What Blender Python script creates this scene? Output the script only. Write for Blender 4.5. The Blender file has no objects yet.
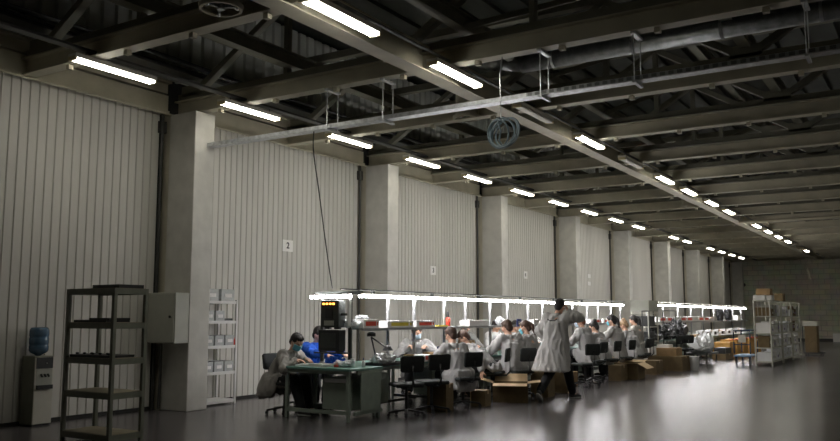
import bpy, bmesh, math, random
from mathutils import Vector, Matrix, noise
C = bpy.context.scene.collection
PI = math.pi
V = Vector
rnd = random.Random(11)

# ------------------------------------------------------------------ materials
def mat(name, col, rough=.6, metal=0., var=.12, scale=6., bump=0., emit=None, estr=0., alpha=None, stretch=(1, 1, 1), trans=0., spec=.5, hue=None):
    m = bpy.data.materials.new(name); m.use_nodes = True
    n = m.node_tree.nodes; l = m.node_tree.links; b = n['Principled BSDF']
    b.inputs['Roughness'].default_value = rough; b.inputs['Metallic'].default_value = metal
    b.inputs['Specular IOR Level'].default_value = spec
    tc = n.new('ShaderNodeTexCoord'); mp = n.new('ShaderNodeMapping'); mp.inputs['Scale'].default_value = stretch
    l.new(tc.outputs['Object'], mp.inputs['Vector'])
    nz = n.new('ShaderNodeTexNoise'); nz.inputs['Scale'].default_value = scale; nz.inputs['Detail'].default_value = 5
    l.new(mp.outputs['Vector'], nz.inputs['Vector'])
    r = n.new('ShaderNodeValToRGB'); r.color_ramp.elements[0].position = .3; r.color_ramp.elements[1].position = .7
    c2 = hue or col
    r.color_ramp.elements[0].color = tuple(max(0, c * (1 - var)) for c in col) + (1,)
    r.color_ramp.elements[1].color = tuple(min(1, c * (1 + var)) for c in c2) + (1,)
    l.new(nz.outputs['Fac'], r.inputs['Fac']); l.new(r.outputs['Color'], b.inputs['Base Color'])
    if bump:
        bp = n.new('ShaderNodeBump'); bp.inputs['Strength'].default_value = bump; bp.inputs['Distance'].default_value = .02
        l.new(nz.outputs['Fac'], bp.inputs['Height']); l.new(bp.outputs['Normal'], b.inputs['Normal'])
    if emit:
        b.inputs['Emission Color'].default_value = tuple(emit) + (1,); b.inputs['Emission Strength'].default_value = estr
    if trans: b.inputs['Transmission Weight'].default_value = trans; b.inputs['IOR'].default_value = 1.2
    if alpha is not None: b.inputs['Alpha'].default_value = alpha
    return m

M = {}
M['cladding'] = mat('painted_cladding', (.59, .575, .53), .5, 0, .06, 1.2, .02, stretch=(1, 1, .25))
M['column'] = mat('painted_concrete', (.54, .53, .485), .75, 0, .10, 4, .25)
M['lintel'] = mat('cream_steel', (.42, .39, .29), .55, 0, .1, 3)
M['steel'] = mat('olive_cream_steel', (.47, .44, .34), .55, 0, .12, 2.5)
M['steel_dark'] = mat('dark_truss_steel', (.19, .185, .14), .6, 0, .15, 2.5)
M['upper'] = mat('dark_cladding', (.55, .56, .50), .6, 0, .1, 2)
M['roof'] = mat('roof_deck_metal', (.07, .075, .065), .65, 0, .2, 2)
M['groove'] = mat('black_gap', (.02, .02, .018), .8)
M['pipe'] = mat('dark_pipe', (.05, .05, .045), .5, 0, .2, 8)
M['galv'] = mat('galvanised_steel', (.62, .64, .66), .38, .85, .25, 14)
M['duct'] = mat('duct_foil', (.20, .21, .21), .35, .8, .3, 9, .3)
M['lamp_body'] = mat('lamp_housing', (.75, .73, .66), .4, 0, .05)
M['lamp_end'] = mat('lamp_end_cap', (.7, .6, .35), .5, 0, .05)
M['tube'] = mat('lit_ceiling_tube', (.9, .9, .85), .4, 0, 0, 1, 0, (1., .955, .84), 13)
M['tube_row'] = mat('lit_ceiling_tube_pale', (.9, .9, .85), .4, 0, 0, 1, 0, (1., .965, .86), 17)
M['tube_off'] = mat('unlit_tube', (.62, .6, .5), .4)
M['bench_tube'] = mat('lit_bench_tube', (.9, .9, .95), .4, 0, 0, 1, 0, (1., .97, .975), 30)
M['teal'] = mat('bench_green_top', (.15, .30, .26), .4, 0, .1, 8)
M['bench_steel'] = mat('bench_green_steel', (.29, .345, .295), .45, 0, .1, 8)
M['dark_steel'] = mat('dark_painted_steel', (.035, .04, .036), .45, 0, .15, 9)
M['shelf_white'] = mat('white_shelf_paint', (.74, .74, .72), .5, 0, .03)
M['post'] = mat('pale_bench_post', (.36, .365, .37), .4, .1, .05)
M['white'] = mat('white_plastic', (.80, .81, .82), .45, 0, .04)
M['whitish'] = mat('translucent_plastic', (.72, .74, .76), .3, 0, .08, 20)
M['clear'] = mat('clear_plastic_bin', (.66, .68, .68), .25, 0, .1, 20, alpha=.62)
M['black'] = mat('black_plastic', (.018, .019, .02), .45, 0, .2, 12)
M['black_fabric'] = mat('black_chair_fabric', (.022, .026, .026), .85, 0, .25, 60, .2)
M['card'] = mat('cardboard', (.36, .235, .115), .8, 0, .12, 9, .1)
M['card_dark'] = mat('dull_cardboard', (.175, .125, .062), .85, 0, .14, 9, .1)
M['card_in'] = mat('pale_cardboard', (.55, .40, .235), .8, 0, .08, 9)
M['paper'] = mat('white_paper', (.82, .81, .79), .7, 0, .03)
M['red'] = mat('red_print', (.72, .075, .04), .5, 0, .1)
M['yellow'] = mat('yellow_print', (.82, .68, .08), .5, 0, .08)
M['navy'] = mat('navy_print', (.03, .05, .2), .5)
M['blue'] = mat('royal_blue_cloth', (.012, .11, .62), .75, 0, .2, 14, .3)
M['coat'] = mat('grey_lab_coat', (.37, .365, .36), .85, 0, .14, 7, .5, stretch=(1, 1, .35))
M['coat_dim'] = mat('taupe_lab_coat', (.33, .32, .295), .85, 0, .14, 7, .35, stretch=(1, 1, .35))
M['coat_lightened'] = mat('light_lifted_lab_coat', (.54, .53, .515), .85, 0, .12, 7, .5, stretch=(1, 1, .35))  # grey lab coat, colour lightened to offset weaker light on the walker
M['coat_dark'] = mat('charcoal_lab_coat', (.15, .15, .14), .85, 0, .14, 7, .35)
M['shirt_white'] = mat('white_shirt', (.55, .55, .54), .85, 0, .05, 8, .2)
M['trouser'] = mat('black_trousers', (.013, .014, .016), .9, 0, .25, 12, .3)
M['navy_cloth'] = mat('dark_navy_cloth', (.025, .03, .05), .9, 0, .25, 12, .3)
M['shoe'] = mat('black_shoe', (.02, .02, .02), .6)
M['sole'] = mat('pale_sole', (.5, .5, .48), .6)
M['skin'] = mat('skin', (.62, .37, .265), .55, 0, .06, 8)
M['hair_black'] = mat('black_hair', (.012, .009, .008), .6, 0, .3, 40, .5, stretch=(1, 1, .3))
M['hair_brown'] = mat('brown_hair', (.06, .03, .018), .6, 0, .3, 40, .5, stretch=(1, 1, .3))
M['hair_red'] = mat('auburn_hair', (.16, .055, .025), .6, 0, .3, 40, .5, stretch=(1, 1, .3))
M['hair_fair'] = mat('fair_hair', (.27, .17, .09), .6, 0, .3, 40, .5, stretch=(1, 1, .3))
M['mask'] = mat('blue_mask', (.16, .50, .62), .8, 0, .05)
M['mask_pale'] = mat('pale_blue_mask', (.50, .62, .72), .8, 0, .05)
M['mask_white'] = mat('white_mask', (.8, .82, .84), .8, 0, .04)
M['eye'] = mat('dark_eye', (.02, .015, .01), .2)
M['rack'] = mat('olive_rack_steel', (.20, .21, .165), .5, 0, .1, 9)
M['rack_board'] = mat('rack_board', (.30, .265, .18), .7, 0, .15, 9)
M['cooler_side'] = mat('cooler_grey_side', (.16, .165, .125), .5)
M['cooler_front'] = mat('cooler_pale_front', (.55, .53, .46), .45, 0, .05)
M['bottle'] = mat('blue_water_bottle', (.07, .14, .22), .15, 0, .15, 10, .1, alpha=.85)
M['cabinet'] = mat('cabinet_grey_paint', (.36, .365, .31), .5, 0, .05)
M['cage'] = mat('cage_pale_steel', (.55, .545, .47), .45, .1, .08)
M['trolley_blue'] = mat('trolley_blue_steel', (.14, .26, .42), .4, .2, .1)
M['trolley_dark'] = mat('trolley_navy_tube', (.03, .05, .09), .4, .2, .1)
M['orange_led'] = mat('orange_display', (.9, .3, .05), .4, 0, 0, 1, 0, (1., .30, .04), 5)
M['screen'] = mat('screen_glow', (.5, .6, .65), .3, 0, 0, 1, 0, (.7, .85, .95), .6)
M['orange_card'] = mat('orange_cardboard', (.52, .29, .075), .75, 0, .1, 9)
M['purple'] = mat('purple_print', (.25, .19, .38), .5)
M['cable'] = mat('pale_blue_cable', (.33, .42, .47), .45)
M['sign'] = mat('sign_paper', (.84, .83, .80), .6, 0, .02)

def floor_mat():
    m = bpy.data.materials.new('polished_concrete'); m.use_nodes = True
    n = m.node_tree.nodes; l = m.node_tree.links; b = n['Principled BSDF']
    tc = n.new('ShaderNodeTexCoord')
    a = n.new('ShaderNodeTexNoise'); a.inputs['Scale'].default_value = .7; a.inputs['Detail'].default_value = 4; a.inputs['Roughness'].default_value = .5
    l.new(tc.outputs['Object'], a.inputs['Vector'])
    r = n.new('ShaderNodeValToRGB'); r.color_ramp.elements[0].position = .3; r.color_ramp.elements[1].position = .72
    r.color_ramp.elements[0].color = (.080, .073, .075, 1); r.color_ramp.elements[1].color = (.102, .094, .096, 1)
    l.new(a.outputs['Fac'], r.inputs['Fac'])
    l.new(r.outputs['Color'], b.inputs['Base Color'])
    c = n.new('ShaderNodeTexNoise'); c.inputs['Scale'].default_value = 1.2; c.inputs['Detail'].default_value = 3
    mp = n.new('ShaderNodeMapping'); mp.inputs['Scale'].default_value = (1, .6, 1)
    l.new(tc.outputs['Object'], mp.inputs['Vector']); l.new(mp.outputs['Vector'], c.inputs['Vector'])
    mr = n.new('ShaderNodeMapRange'); mr.inputs['From Min'].default_value = .3; mr.inputs['From Max'].default_value = .7
    mr.inputs['To Min'].default_value = .235; mr.inputs['To Max'].default_value = .255
    l.new(c.outputs['Fac'], mr.inputs['Value']); l.new(mr.outputs['Result'], b.inputs['Roughness'])
    return m
M['floor'] = floor_mat()
def slot_mat():
    m = mat('slotted_steel', (.5, .52, .53), .4, .8); n = m.node_tree.nodes; l = m.node_tree.links; b = n['Principled BSDF']
    w = n.new('ShaderNodeTexBrick'); w.offset = 0; w.inputs['Scale'].default_value = 1; w.inputs['Brick Width'].default_value = .1; w.inputs['Row Height'].default_value = .2; w.inputs['Mortar Size'].default_value = .02
    w.inputs['Color1'].default_value = w.inputs['Color2'].default_value = (.20, .21, .21, 1); w.inputs['Mortar'].default_value = (.42, .44, .45, 1)
    tc = n.new('ShaderNodeTexCoord'); l.new(tc.outputs['Object'], w.inputs['Vector']); l.new(w.outputs['Color'], b.inputs['Base Color']); return m
M['slots'] = slot_mat()

def block_mat():
    m = bpy.data.materials.new('concrete_blocks'); m.use_nodes = True
    n = m.node_tree.nodes; l = m.node_tree.links; b = n['Principled BSDF']; b.inputs['Roughness'].default_value = .85
    tc = n.new('ShaderNodeTexCoord'); mp = n.new('ShaderNodeMapping'); mp.inputs['Rotation'].default_value = (PI / 2, 0, 0)
    l.new(tc.outputs['Object'], mp.inputs['Vector'])
    br = n.new('ShaderNodeTexBrick'); br.inputs['Scale'].default_value = 1; br.inputs['Brick Width'].default_value = .62
    br.inputs['Row Height'].default_value = .31; br.inputs['Mortar Size'].default_value = .018
    br.inputs['Color1'].default_value = (.64, .63, .47, 1); br.inputs['Color2'].default_value = (.54, .53, .40, 1)
    br.inputs['Mortar'].default_value = (.43, .43, .33, 1)
    l.new(mp.outputs['Vector'], br.inputs['Vector'])
    nz = n.new('ShaderNodeTexNoise'); nz.inputs['Scale'].default_value = 1.5; nz.inputs['Detail'].default_value = 6
    l.new(tc.outputs['Object'], nz.inputs['Vector'])
    mx = n.new('ShaderNodeMix'); mx.data_type = 'RGBA'; mx.blend_type = 'OVERLAY'; mx.inputs['Factor'].default_value = .5
    l.new(br.outputs['Color'], mx.inputs[6]); l.new(nz.outputs['Color'], mx.inputs[7])
    hs = n.new('ShaderNodeHueSaturation'); hs.inputs['Saturation'].default_value = .75
    l.new(mx.outputs[2], hs.inputs['Color']); l.new(hs.outputs['Color'], b.inputs['Base Color'])
    bp = n.new('ShaderNodeBump'); bp.inputs['Strength'].default_value = .6; bp.inputs['Distance'].default_value = .02
    l.new(br.outputs['Fac'], bp.inputs['Height']); bp.invert = True; l.new(bp.outputs['Normal'], b.inputs['Normal'])
    return m
M['blocks'] = block_mat()

# ------------------------------------------------------------------ mesh helpers
class MB:
    def __init__(s): s.bm = bmesh.new()
    def box(s, c, size, rot=None):
        r = bmesh.ops.create_cube(s.bm, size=1.)
        mt = Matrix.Translation(V(c)) @ (rot.to_4x4() if rot else Matrix()) @ Matrix.Diagonal(V(size).to_4d())
        bmesh.ops.transform(s.bm, matrix=mt, verts=r['verts']); return s
    def bb(s, x0, x1, y0, y1, z0, z1): return s.box(((x0 + x1) / 2, (y0 + y1) / 2, (z0 + z1) / 2), (abs(x1 - x0), abs(y1 - y0), abs(z1 - z0)))
    def bar(s, p0, p1, w, h):   # rectangular bar between two points
        p0, p1 = V(p0), V(p1); d = p1 - p0; q = d.to_track_quat('X', 'Z').to_matrix()
        return s.box((p0 + p1) / 2, (d.length, w, h), q)
    def cyl(s, p0, p1, r, r2=None, n=14, caps=True):
        p0, p1 = V(p0), V(p1); d = p1 - p0
        q = bmesh.ops.create_cone(s.bm, cap_ends=caps, segments=n, radius1=r, radius2=r if r2 is None else r2, depth=d.length)
        bmesh.ops.transform(s.bm, matrix=Matrix.Translation((p0 + p1) / 2) @ d.to_track_quat('Z', 'Y').to_matrix().to_4x4(), verts=q['verts']); return s
    def sph(s, c, r, rot=None, u=16, v=10):
        if not hasattr(r, '__len__'): r = (r, r, r)
        q = bmesh.ops.create_uvsphere(s.bm, u_segments=u, v_segments=v, radius=1)
        bmesh.ops.transform(s.bm, matrix=Matrix.Translation(V(c)) @ (rot.to_4x4() if rot else Matrix()) @ Matrix.Diagonal(V(r).to_4d()), verts=q['verts']); return s
    def cap(s, p0, r0, p1, r1, n=12):
        s.sph(p0, r0, u=n, v=8); s.sph(p1, r1, u=n, v=8)
        if (V(p1) - V(p0)).length > 1e-4: s.cyl(p0, p1, r0, r1, n)
        return s
    def tube(s, pts, r, n=8):
        pts = [V(p) for p in pts]; rings = []
        for i, p in enumerate(pts):
            d = (pts[min(i + 1, len(pts) - 1)] - pts[max(i - 1, 0)]).normalized()
            q = d.to_track_quat('Z', 'Y')
            rings.append([s.bm.verts.new(p + q @ V((r * math.cos(2 * PI * k / n), r * math.sin(2 * PI * k / n), 0))) for k in range(n)])
        for a, b in zip(rings, rings[1:]):
            for k in range(n): s.bm.faces.new((a[k], a[(k + 1) % n], b[(k + 1) % n], b[k]))
        s.bm.faces.new(rings[0][::-1]); s.bm.faces.new(rings[-1]); return s
    def loft(s, rings, n=20, close=True):     # rings: (center, rx, ry, quat/None, power)
        R = []
        for rg in rings:
            c, rx, ry = V(rg[0]), rg[1], rg[2]; q = rg[3] if len(rg) > 3 and rg[3] else Matrix.Identity(3).to_quaternion()
            e = rg[4] if len(rg) > 4 else 1.
            row = []
            for k in range(n):
                a = 2 * PI * k / n; ca, sa = math.cos(a), math.sin(a)
                row.append(s.bm.verts.new(c + q @ V((rx * math.copysign(abs(ca) ** e, ca), ry * math.copysign(abs(sa) ** e, sa), 0))))
            R.append(row)
        for a, b in zip(R, R[1:]):
            for k in range(n): s.bm.faces.new((a[k], a[(k + 1) % n], b[(k + 1) % n], b[k]))
        if close: s.bm.faces.new(R[0][::-1]); s.bm.faces.new(R[-1])
        return s
    def lathe(s, prof, c=(0, 0, 0), n=24): return s.loft([((c[0], c[1], c[2] + z), r, r) for r, z in prof], n)
    def prism(s, poly, z0, z1):
        a = [s.bm.verts.new((x, y, z0)) for x, y in poly]; b = [s.bm.verts.new((x, y, z1)) for x, y in poly]
        s.bm.faces.new(a[::-1]); s.bm.faces.new(b)
        for i in range(len(poly)): j = (i + 1) % len(poly); s.bm.faces.new((a[i], a[j], b[j], b[i]))
        return s
    def build(s, name, m, parent=None, smooth=False, bevel=0., loc=None):
        bmesh.ops.recalc_face_normals(s.bm, faces=s.bm.faces)
        me = bpy.data.meshes.new(name); s.bm.to_mesh(me); s.bm.free()
        o = bpy.data.objects.new(name, me); C.objects.link(o)
        me.materials.append(M[m] if isinstance(m, str) else m)
        if smooth: me.shade_smooth()
        if bevel:
            b = o.modifiers.new('bevel', 'BEVEL'); b.width = bevel; b.segments = 2; b.limit_method = 'ANGLE'
        if parent: o.parent = parent
        if loc is not None: o.location = loc
        return o

def thing(name, label, cat, loc=(0, 0, 0), rz=0., group=None):
    o = bpy.data.objects.new(name, None); C.objects.link(o); o.location = loc; o.rotation_euler = (0, 0, rz); o.empty_display_size = .1
    o['label'] = label; o['category'] = cat
    if group: o['group'] = group
    return o
def tag(o, label, cat, group=None, kind=None):
    o['label'] = label; o['category'] = cat
    if group: o['group'] = group
    if kind: o['kind'] = kind
    return o
def struct(o, label=None):
    o['kind'] = 'structure'
    if label: o['label'] = label
    return o
def dup(r0, loc, rz, label, group=None):
    r = r0.copy(); C.objects.link(r); r.location = loc; r.rotation_euler = (0, 0, rz); r['label'] = label
    if group: r['group'] = group
    for ch in list(r0.children):
        c = ch.copy(); C.objects.link(c); c.parent = r
        for g in list(ch.children):
            d = g.copy(); C.objects.link(d); d.parent = c
    return r
ORD = 'first second third fourth fifth sixth seventh eighth ninth tenth eleventh twelfth thirteenth fourteenth fifteenth sixteenth seventeenth eighteenth nineteenth twentieth'.split()

def remesh(mb, voxel, smooth=2, fold=0., fs=(9, 9, 2.6), seed=0):
    """union of the closed shapes in mb as one continuous surface"""
    me = bpy.data.meshes.new('t'); bmesh.ops.recalc_face_normals(mb.bm, faces=mb.bm.faces); mb.bm.to_mesh(me); mb.bm.free()
    o = bpy.data.objects.new('t', me); C.objects.link(o)
    r = o.modifiers.new('r', 'REMESH'); r.mode = 'VOXEL'; r.voxel_size = voxel
    if smooth: s = o.modifiers.new('s', 'SMOOTH'); s.iterations = smooth; s.factor = .5
    dg = bpy.context.evaluated_depsgraph_get()
    m2 = bpy.data.meshes.new_from_object(o.evaluated_get(dg)); bpy.data.objects.remove(o); bpy.data.meshes.remove(me)
    if fold:
        off = V((seed * 3.7, seed * 1.3, 0)); nrm = [v.normal.copy() for v in m2.vertices]
        for v, nn in zip(m2.vertices, nrm):
            p = V((v.co.x * fs[0], v.co.y * fs[1], v.co.z * fs[2])) + off
            q = noise.noise(p) + .5 * noise.noise(p * 2.1)
            v.co += nn * fold * (1 - abs(q) * 2.2)
    m2.shade_smooth()
    return m2
def link_mesh(name, me, m, parent=None):
    o = bpy.data.objects.new(name, me); C.objects.link(o); me.name = name; me.materials.clear(); me.materials.append(M[m])
    if parent: o.parent = parent
    return o

# ------------------------------------------------------------------ setting
YE = 54.6; YB = -7.; XR = 22.; ZR = 7.3
COLS = [9.17 + 5.6 * k for k in range(-2, 9)]   # near faces of the wall columns, 0.43 m wide
struct(MB().bb(-1.2, XR, YB, YE + .3, -.2, 0).build('floor', 'floor'), 'dark polished concrete floor with soft reflections')
# left wall: ribbed cladding up to the lintel
def ribbed(x, y0, y1, z0, z1, pitch, depth, bmr, gap=.28):
    """vertical ribs standing off a plane x = const, facing +X"""
    y = y0; pts = [(x, y0)]
    while y < y1 - pitch:
        pts += [(x, y + pitch * (1 - gap)), (x - depth, y + pitch * (1 - gap * .75)), (x - depth, y + pitch * (1 - gap * .25)), (x, y + pitch)]
        y += pitch
    pts.append((x, y1))
    a = [bmr.verts.new((px, py, z0)) for px, py in pts]; b = [bmr.verts.new((px, py, z1)) for px, py in pts]
    for i in range(len(pts) - 1): bmr.faces.new((a[i], a[i + 1], b[i + 1], b[i]))
w = MB()
w.bb(-.95, -.74, YB, YE, 0, ZR)
struct(w.build('wall_left', 'groove'), 'left wall behind the ribbed cladding')
bays = []
edges = [YB] + [c for c in COLS if c > YB] + [YE]
for i, c in enumerate(COLS[:-1]):
    y0, y1 = c + .43, COLS[i + 1] - .10
    p = MB(); ribbed(-.66, y0, min(y1, YE), .03, 4.93, .145, .020, p.bm)
    # seams between the stacked panels
    o = p.build('wall_left', 'cladding'); struct(o, 'off-white ribbed wall cladding between two concrete columns')
    t = MB().bb(-.74, -.63, y0, y1, 0, .05).build('baseboard_left', 'groove'); struct(t, 'dark strip at the foot of the cladding')
    t = MB()
    t.cyl((-.62, y1 + .03, 0), (-.62, y1 + .03, 4.9), .026); t.bb(-.67, -.58, y1 - .03, y1 + .09, 4.55, 4.75)
    struct(MB().bb(-.74, -.50, y1 + .10, y1 + .55, 0, 4.88).build('trim_6', 'steel'), 'olive steel strip behind the column')
    struct(t.build('trim_1', 'pipe'), 'dark vertical pipe beside the column')
    # lintel
    t = MB(); t.bb(-.8, -.58, c + .43 if i else YB, COLS[i + 1], 4.92, 5.20); t.bb(-.8, -.54, c + .43, COLS[i + 1], 4.89, 4.93)
    t.bb(-.8, -.60, c + .43, COLS[i + 1], 5.24, 5.42); t.bb(-.8, -.50, c + .43, COLS[i + 1], 5.40, 5.44)
    struct(t.build('trim_2', 'lintel'), 'cream steel lintel above the cladding')
    t = MB(); t.cyl((-.5, c + .43, 4.86), (-.5, COLS[i + 1], 4.86), .018, n=8); struct(t.build('trim_3', 'lintel'), 'thin rail under the lintel')
for c in COLS:
    t = MB(); t.bb(-.52, .10, c, c + .43, 0, 4.86)
    struct(t.build('column', 'column', bevel=.012), 'off-white painted concrete wall column')
# upper dark cladding and roof
p = MB(); ribbed(-.55, YB, YE, 5.46, ZR, .26, .05, p.bm, .35); struct(p.build('wall_left', 'upper'), 'dark ribbed upper wall above the lintel')
p = MB(); p.bb(-.5, -.1, YB, YE, 5.50, 5.53)
for k, (px, pz, r) in enumerate(((-.40, 5.62, .045), (-.28, 5.60, .03), (-.18, 5.58, .03), (-.33, 5.75, .03), (-.12, 5.66, .02))):
    p.tube([(px + .02 * math.sin(y * 1.3 + k), y, pz + .02 * math.sin(y * .9 + 2 * k)) for y in [YB + j * .8 for j in range(int((YE - YB) / .8))]], r, 6)
struct(p.build('trim_4', 'pipe'), 'dark cable ladder and pipes running along the wall top')
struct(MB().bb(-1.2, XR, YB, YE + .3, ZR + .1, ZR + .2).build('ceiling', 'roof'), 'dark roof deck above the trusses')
p = MB()
x = -.9
while x < XR: p.bb(x, x + .12, YB, YE, ZR + .02, ZR + .1); x += .6
struct(p.build('ceiling', 'roof'), 'dark ribbed roof sheets above the trusses')
# end, back and right walls
struct(MB().bb(-.95, XR, YE, YE + .3, 0, ZR + .1).build('wall_end', 'blocks'), 'grey concrete block end wall')
struct(MB().bb(-.8, XR, YE - .04, YE, 0, .16).build('baseboard_end', 'pipe'), 'dark skirting at the foot of the end wall')
struct(MB().bb(-.95, XR, YB - .2, YB, 0, ZR + .1).build('wall_back', 'blocks'))
struct(MB().bb(XR, XR + .2, YB - .2, YE + .3, 0, ZR + .1).build('wall_right', 'blocks'))
p = MB(); p.bb(-.95, XR, YE - .12, YE - .02, 5.18, 5.3); struct(p.build('trim_5', 'steel_dark'), 'dark rail along the top of the end wall')

def ibeam(mb, p0, p1, w_, h_, t=.02, wt=.014):
    """I section between two points at the bottom centre line"""
    p0, p1 = V(p0), V(p1)
    mb.bar(p0 + V((0, 0, t / 2)), p1 + V((0, 0, t / 2)), w_, t)
    mb.bar(p0 + V((0, 0, h_ - t / 2)), p1 + V((0, 0, h_ - t / 2)), w_, t)
    mb.bar(p0 + V((0, 0, h_ / 2)), p1 + V((0, 0, h_ / 2)), wt, h_ - t)
YBM = [6.62 + 2.8 * k for k in range(-4, 18)]
first = {}
for k, y in enumerate(YBM):
    if y > YE - .2: break
    # cross beam with small hanger blocks, resting at the lintel
    if not first:
        t = MB(); ibeam(t, (-.6, 0, 4.89), (XR, 0, 4.89), .19, .25)
        for j in range(18): t.bb(.38 + j * 1.2, .45 + j * 1.2, -.035, .035, 4.83, 4.89)
        a = t.build('ceiling_beam', 'steel'); struct(a, 'olive cream steel cross beam with small hanger blocks')
        # truss web and upper chord above it
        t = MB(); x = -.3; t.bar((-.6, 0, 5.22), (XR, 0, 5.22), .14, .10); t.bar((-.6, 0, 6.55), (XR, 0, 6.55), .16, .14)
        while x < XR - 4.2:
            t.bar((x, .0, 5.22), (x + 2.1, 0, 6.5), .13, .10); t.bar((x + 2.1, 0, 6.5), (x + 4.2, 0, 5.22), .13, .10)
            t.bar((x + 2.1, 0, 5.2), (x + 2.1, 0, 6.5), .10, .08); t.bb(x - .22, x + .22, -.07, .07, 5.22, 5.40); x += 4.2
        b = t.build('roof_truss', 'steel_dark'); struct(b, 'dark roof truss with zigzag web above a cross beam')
        first = {'a': a, 'b': b}
    else:
        a = first['a'].copy(); b = first['b'].copy(); C.objects.link(a); C.objects.link(b)
    a.location = (0, y, 0); b.location = (0, y + .05, 0)
# long girder and long purlins
t = MB(); ibeam(t, (4.33, YB, 4.86), (4.33, YE, 4.86), .26, .36); struct(t.build('long_girder', 'steel'), 'long cream girder running down the hall')
t = MB(); ibeam(t, (12.9, YB, 4.86), (12.9, YE, 4.86), .26, .36); struct(t.build('long_girder', 'steel'))
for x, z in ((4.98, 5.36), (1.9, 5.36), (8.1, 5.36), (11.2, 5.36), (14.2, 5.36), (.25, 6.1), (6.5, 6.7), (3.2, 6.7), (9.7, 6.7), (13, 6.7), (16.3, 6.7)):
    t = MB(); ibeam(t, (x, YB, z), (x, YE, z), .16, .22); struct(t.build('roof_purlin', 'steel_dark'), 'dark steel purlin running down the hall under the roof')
for k in range(0, 17):   # sway braces between purlins
    y = 6.62 + 2.8 * k
    if y + 2.8 > YE: break
    t = MB(); t.bar((4.98, y, 5.4), (6.5, y + 2.8, 6.7), .1, .08); 
    struct(t.build('roof_brace', 'steel_dark'), 'dark diagonal roof brace')

# ------------------------------------------------------------------ ceiling lamps
def ceiling_lamp(mt, L=1.3):
    t = thing('ceiling_lamp', '', 'lamp')
    MB().bb(-.085, .085, 0, L, .035, .09).build('housing', 'lamp_body', t)
    MB().loft([((0, .02, .018), .07, .016, V((0, 1, 0)).to_track_quat('Z', 'Y')), ((0, L - .02, .018), .07, .016, V((0, 1, 0)).to_track_quat('Z', 'Y'))], 12).build('diffuser', mt, t)
    MB().bb(-.075, .075, -.012, .022, .0, .05).build('end_cap', 'lamp_end', t); MB().bb(-.075, .075, L - .022, L + .012, .0, .05).build('end_cap', 'lamp_end', t)
    MB().cyl((0, .2, .09), (0, .2, .16), .008, n=6).cyl((0, L - .2, .09), (0, L - .2, .16), .008, n=6).build('hanger', 'pipe', t)
    return t
ROW1 = [6.30, 8.92, 11.6, 14.22, 16.75, 19.3, 21.8, 24.35, 26.95, 29.5, 34.4, 36.6, 41.1, 43.6, 46.2, 48.7]
ROW2 = [6.36, 8.95, 14.14, 19.29, 21.6, 24.2, 26.6, 31.4, 33.9, 36.4, 39.0, 45.2]
ROW2_OFF = [11.55, 16.7]
l1 = ceiling_lamp('tube'); l2 = ceiling_lamp('tube_row'); loff = ceiling_lamp('tube_off')
vis = 0
for i, y in enumerate(ROW1):
    lab = 'lit tube lamp, %s from the camera in the row beside the wall columns' % ORD[i]
    o = l1 if i == 0 else dup(l1, (0, 0, 0), 0, lab)
    o['label'] = lab; o['group'] = 'tube lamps beside the wall columns'; o.location = (.93, y, 4.79)
for i, y in enumerate(ROW2):
    lab = 'lit tube lamp, %s lit one from the camera beside the long girder' % ORD[i]
    o = l2 if i == 0 else dup(l2, (0, 0, 0), 0, lab)
    o['label'] = lab; o['group'] = 'tube lamps beside the long girder'; o.location = (4.77, y, 4.79)
for i, y in enumerate([8.9 + 2.6 * q for q in range(17)]):  # unseen lamp row, added to brighten the end wall and right floor
    lab = 'added unseen fill tube lamp, %s from the camera beside the far girder' % ORD[i]
    dup(l2, (13.35, y, 4.79), 0, lab, 'added unseen fill lamps beside the far girder')
for i, y in enumerate(ROW2_OFF):
    lab = ('nearer' if i == 0 else 'farther') + ' of two unlit tube lamps beside the long girder'
    o = loff if i == 0 else dup(loff, (0, 0, 0), 0, lab)
    o['label'] = lab; o['group'] = 'unlit tube lamps'; o.location = (4.77, y, 4.79)
# lamp tray / conduits the lamps hang from
t = MB(); t.bb(.86, 1.0, YB, YE, 4.955, 4.985); tag(t.build('cable_tray', 'pipe'), 'long dark tray above the lamp row beside the columns', 'tray')
t = MB(); t.cyl((4.77, YB, 4.965), (4.77, YE, 4.965), .022, n=8)
tag(t.build('conduit', 'duct'), 'pale conduit along the lamp row beside the long girder', 'conduit')

# silver cable tray across the hall, hung from a beam on rods
t = thing('cable_tray', 'silver cable tray crossing the hall on thin rods below a beam', 'tray', (0, 9.52, 4.30))
m = MB(); m.bb(-.0, 14, -.08, .08, 0, .012); m.bb(0, 14, -.085, -.075, 0, .06); m.bb(0, 14, .075, .085, 0, .06)
m.build('trough', 'galv', t)
MB().bb(5.9, 14, -.089, -.085, .012, .055).build('slotted_strip', 'slots', t)
for x in (2.67, 3.68, 6.12, 7.33, 9.2, 11.2):
    m = MB()
    for s in (-1, 1): m.cyl((x, s * .13, -.03), (x, s * .13, .58), .007, n=6)
    m.bb(x - .02, x + .02, -.15, .15, -.04, -.01); m.bb(x - .03, x + .03, -.16, .16, .56, .59)
    m.build('hanger', 'galv', t)
# round duct high across the hall
t = thing('ventilation_duct', 'round silver ventilation duct crossing above the cable tray', 'duct', (0, 11.05, 5.30))
m = MB(); m.cyl((5.1, 0, 0), (16, 0, 0), .13, n=20); m.build('duct_pipe', 'duct', t, True)
for k in range(9): MB().cyl((5.6 + 1.2 * k, 0, 0), (5.64 + 1.2 * k, 0, 0), .137, n=20).build('joint_band', 'galv', t)
MB().cyl((5.12, 0, 0), (4.3, .2, .25), .12, n=16).build('flexible_end', 'duct', t, True)
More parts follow.
